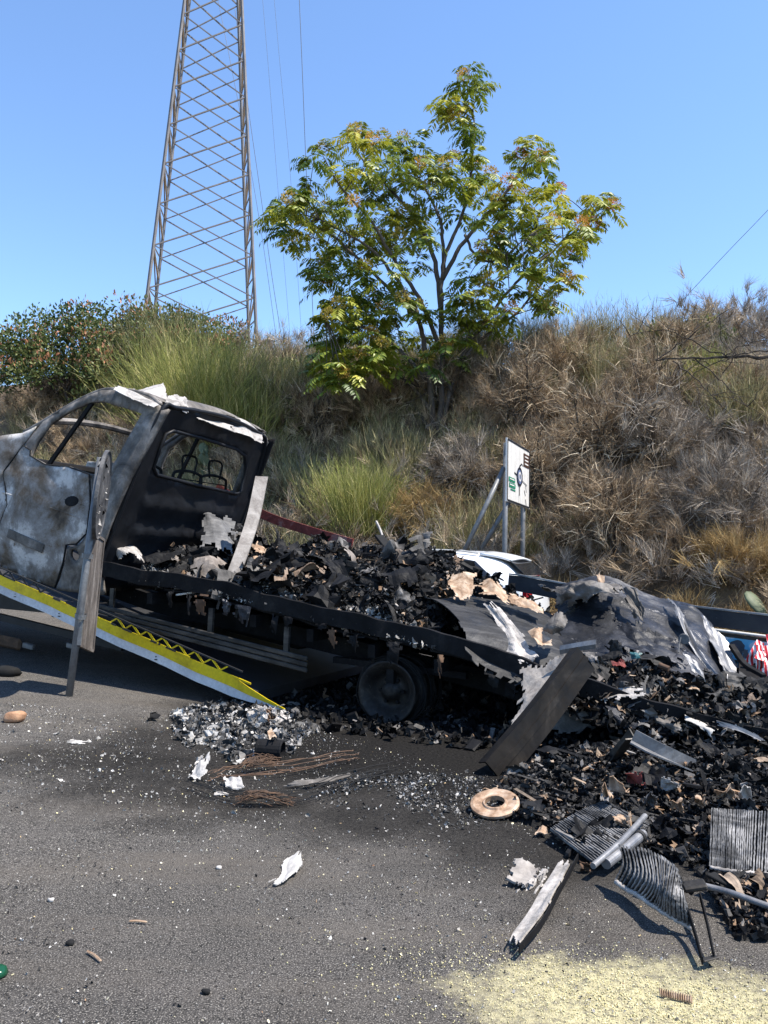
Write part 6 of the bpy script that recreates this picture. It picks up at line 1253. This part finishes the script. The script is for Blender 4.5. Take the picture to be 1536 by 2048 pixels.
# loose pieces on the open road
gsheet('white_flake', 'white torn flake lying alone in the open road', 'flake', [[(597, 1698, .02), (604, 1702, .02)], [(565, 1722, .015), (605, 1738, .02)], [(560, 1745, .01), (580, 1752, .025)], [(537, 1762, .03), (560, 1766, .02)]], M_paper, 26, 22, .006, 8, 61, .1, .004)
gsheet('white_crumple', 'white crumpled scrap, left one of two before the ash pile', 'scrap', [[(398, 1520, .05), (425, 1515, .06)], [(378, 1545, .03), (420, 1540, .05)], [(372, 1562, .0), (405, 1566, .0)]], M_paper, 20, 20, .03, 12, 62, .14, z0=.005)
gsheet('white_crumple', 'white boxy scrap, right one of two before the ash pile', 'scrap', [[(445, 1550, .05), (485, 1555, .05)], [(448, 1570, .02), (488, 1572, .03)], [(455, 1580, .0), (480, 1584, .0)]], M_paper, 16, 16, .02, 8, 63, .06, z0=.005)
gsheet('white_crumple', 'flat white scrap just below the boxy one', 'scrap', [[(428, 1578, .012), (462, 1580, .012)], [(425, 1590, .005), (458, 1594, .005)]], M_paper, 14, 14, .008, 6, 64, .12)
gsheet('grey_crumple', 'grey curled pipe-like scrap beside the white crumples', 'scrap', [[(390, 1515, .07), (405, 1508, .09)], [(395, 1530, .02), (418, 1528, .05)]], M_ash, 14, 14, .03, 6, 65, .1)
cyl('black_drum', 'short black roller lying on the ash pile', 'roller', G(515, 1498, .05), G(566, 1502, .05), .062, M_soot)
gsheet('buff_scrap', 'tan ash scrap lying over the black roller', 'scrap', [[(532, 1462, .13), (545, 1458, .13)], [(538, 1480, .13), (556, 1478, .13)]], M_card, 12, 12, .01, 6, 66)
def gear():
    r = R(640); c = G(530, 1438, .06); mb = MB()
    for i in range(4): mb.lathe(c + np.array([i * .014, i * .01, i * .012]), nrm(np.array([.7, .4, .45])), [(.02, 0), (.06 - .005 * i, 0), (.06 - .005 * i, .01), (.02, .01)], 14, close=True)
    t = thing('burnt_motor', G(530, 1445), 'rusty burnt motor core standing on the ash pile by the ramp tip', 'motor'); obj('windings', mb.out(), M_rust, t)
    P = c + r.normal(size=(60, 3)) * [.05, .04, .045]; P[:, 2] = np.abs(P[:, 2]); obj('ash_crust', curls(P, r.uniform(.03, .08, 60), r)[:2], M_ash, t, solid=.002)
gear()
gsheet('dark_plate', 'dark flat plate at the left edge of the ash pile', 'plate', [[(345, 1458, .03), (382, 1462, .03)], [(348, 1472, .0), (380, 1475, .0)]], M_charG, 10, 10, .004, 4, 67, .08, .006, z0=.004)
gsheet('black_scrap', 'black curled scrap left of the ash pile', 'scrap', [[(352, 1436, .07), (370, 1440, .09)], [(350, 1456, .02), (370, 1462, .02)]], M_black, 12, 12, .03, 6, 68)
gsheet('black_scrap', 'black twisted scrap on the road right of the sign post', 'scrap', [[(290, 1432, .05), (318, 1420, .07)], [(295, 1440, .0), (322, 1438, .01)]], M_black, 12, 14, .05, 8, 69)
def tyre_wire(name, pts, n, label, sp, mt, seed):
    r = R(seed); mb = MB(); P = cat_interp(np.array([H(*q) for q in pts]), 26, 0)
    for i in range(n): mb.tube(P + r.normal(size=3) * sp * [1, 1.2, .5] + np.cumsum(r.normal(size=P.shape) * sp * .12, 0) + [0, 0, .015], r.uniform(.0012, .003), 3, False)
    V = mb.out(); V[0][:, 2] = np.maximum(V[0][:, 2], .003); obj(name, V, mt, label=label, cat='wire')
tyre_wire('tyre_cords', [(380, 1572, .01), (480, 1600, .02), (600, 1598, .03), (700, 1565, .04), (800, 1545, .0)], 9, 'sweeping bundle of burnt tyre cords on the road', .028, M_rub if False else M_black, 71)
tyre_wire('tyre_cords', [(490, 1535, .05), (520, 1522, .07), (555, 1530, .03)], 26, 'rusty tuft of tyre cords before the black roller', .025, M_rust, 72)
tyre_wire('tyre_cords', [(480, 1602, .02), (520, 1592, .05), (580, 1606, .01)], 26, 'rusty tuft of tyre cords in the near loop', .022, M_rust, 73)
tyre_wire('tyre_cords', [(430, 1560, .02), (470, 1545, .03), (560, 1540, .03), (680, 1520, .02), (700, 1520, .0)], 7, 'thin rusty tyre cords lying behind the sweeping bundle', .04, M_rust, 74)
gsheet('tread_strip', 'dull grey strip of burnt tread inside the loop of cords', 'tread', [[(560, 1568, .02), (630, 1562, .03), (705, 1548, .03)], [(565, 1576, .0), (635, 1574, .01), (712, 1556, .01)]], M_frame, 10, 40, .006, 10, 75, .1, .01, z0=.005)
def stone(name, label, x, y, size, mt, seed, cat='stone'):
    r = R(seed); la = np.linspace(0, math.pi, 8); lo = np.linspace(0, 6.283, 12, endpoint=False); V = np.array([[math.sin(a_) * math.cos(b_), math.sin(a_) * math.sin(b_), math.cos(a_)] for a_ in la for b_ in lo]); V = np.sign(V) * np.abs(V) ** .7
    V = V * (1 + vnoise(V, .5, seed, 2)[:, None] * .2) * np.array(size) / 2 + G(x, y) + [0, 0, size[2] * .45]; F = [(i * 12 + j, i * 12 + (j + 1) % 12, (i + 1) * 12 + (j + 1) % 12, (i + 1) * 12 + j) for i in range(7) for j in range(12)]
    obj(name, (V, F), mt, label=label, cat=cat, smooth=True)
stone('brick_fragment', 'rounded orange brick fragment on the road at the left', 27, 1444, (.14, .09, .075), burnt('fired_brick', [(.3, (.22, .11, .06)), (.6, (.46, .27, .16)), (.8, (.55, .36, .24))], 7, (.85, .95)), 76, 'brick')
stone('black_shoe', 'black burnt shoe shaped lump at the left picture edge', 14, 1352, (.22, .13, .09), M_black, 77, 'lump')
stone('green_glass', 'green glass fragment at the left picture edge near the bottom', -4, 1955, (.045, .05, .03), plain('green_glass', (.01, .07, .035), .2), 78, 'glass')
for i, (x, y, s, lab) in enumerate([(140, 1890, .022, 'black pebble lying left in the foreground'), (412, 1988, .02, 'black pebble near the bottom of the road'), (102, 1803, .018, 'white chip on the left foreground road'), (438, 1738, .018, 'white chip left of the torn flake')]):
    stone('loose_pebble', lab, x, y, (s * 1.3, s, s * .7), M_black if 'black' in lab else M_paper, 80 + i, 'pebble')
gsheet('white_ash_patch', 'thin white ash patch on the road below the sign post', 'ash', [[(130, 1478, .004), (178, 1478, .006)], [(128, 1488, .003), (174, 1492, .004)]], M_paper, 20, 20, .003, 8, 85, .25, .002, z0=.002)
plank('twig', 'small tan twig on the foreground road', 'twig', G(174, 1902, .008), G(202, 1922, .008), .008, .006, M_card, seed=11, bend=.002)
plank('twig', 'small tan splinter on the road above the twig', 'twig', G(258, 1842, .008), G(294, 1844, .008), .008, .006, M_card, seed=12, bend=.002)
c = np.array([G(1318, 1978, .02), G(1384, 1992, .02), G(1384, 2006, .006), G(1320, 1992, .006)]); u = np.linspace(0, 1, 60); P = np.array([[c[0] * (1 - a_) + c[1] * a_ + [0, 0, .005 * math.sin(a_ * 88)], c[3] * (1 - a_) + c[2] * a_ + [0, 0, .005 * math.sin(a_ * 88)]] for a_ in u])
obj('corrugated_strip', (P.reshape(-1, 3), grid_faces(60, 2)), M_card, label='small corrugated cardboard strip lying on the yellow powder', cat='cardboard', solid=.002)
def crumbs():
    r = R(700); c = G(1290, 2010)[:2]; n = 3600; P = c + r.normal(size=(n, 2)) * [.36, .15] @ np.array([[math.cos(-.25), math.sin(-.25)], [-math.sin(-.25), math.cos(-.25)]])
    V = chips(np.c_[P, r.uniform(.001, .004, n)], r.uniform(.0006, .002, (n, 3)), r, .3); obj('yellow_granules', V, attr_mat('yellow_granules', [(0, (.42, .36, .17)), (1, (.68, .62, .38))], .95), label='pale yellow absorbent granules strewn on the foreground road', cat='granules', kind='stuff')
crumbs()
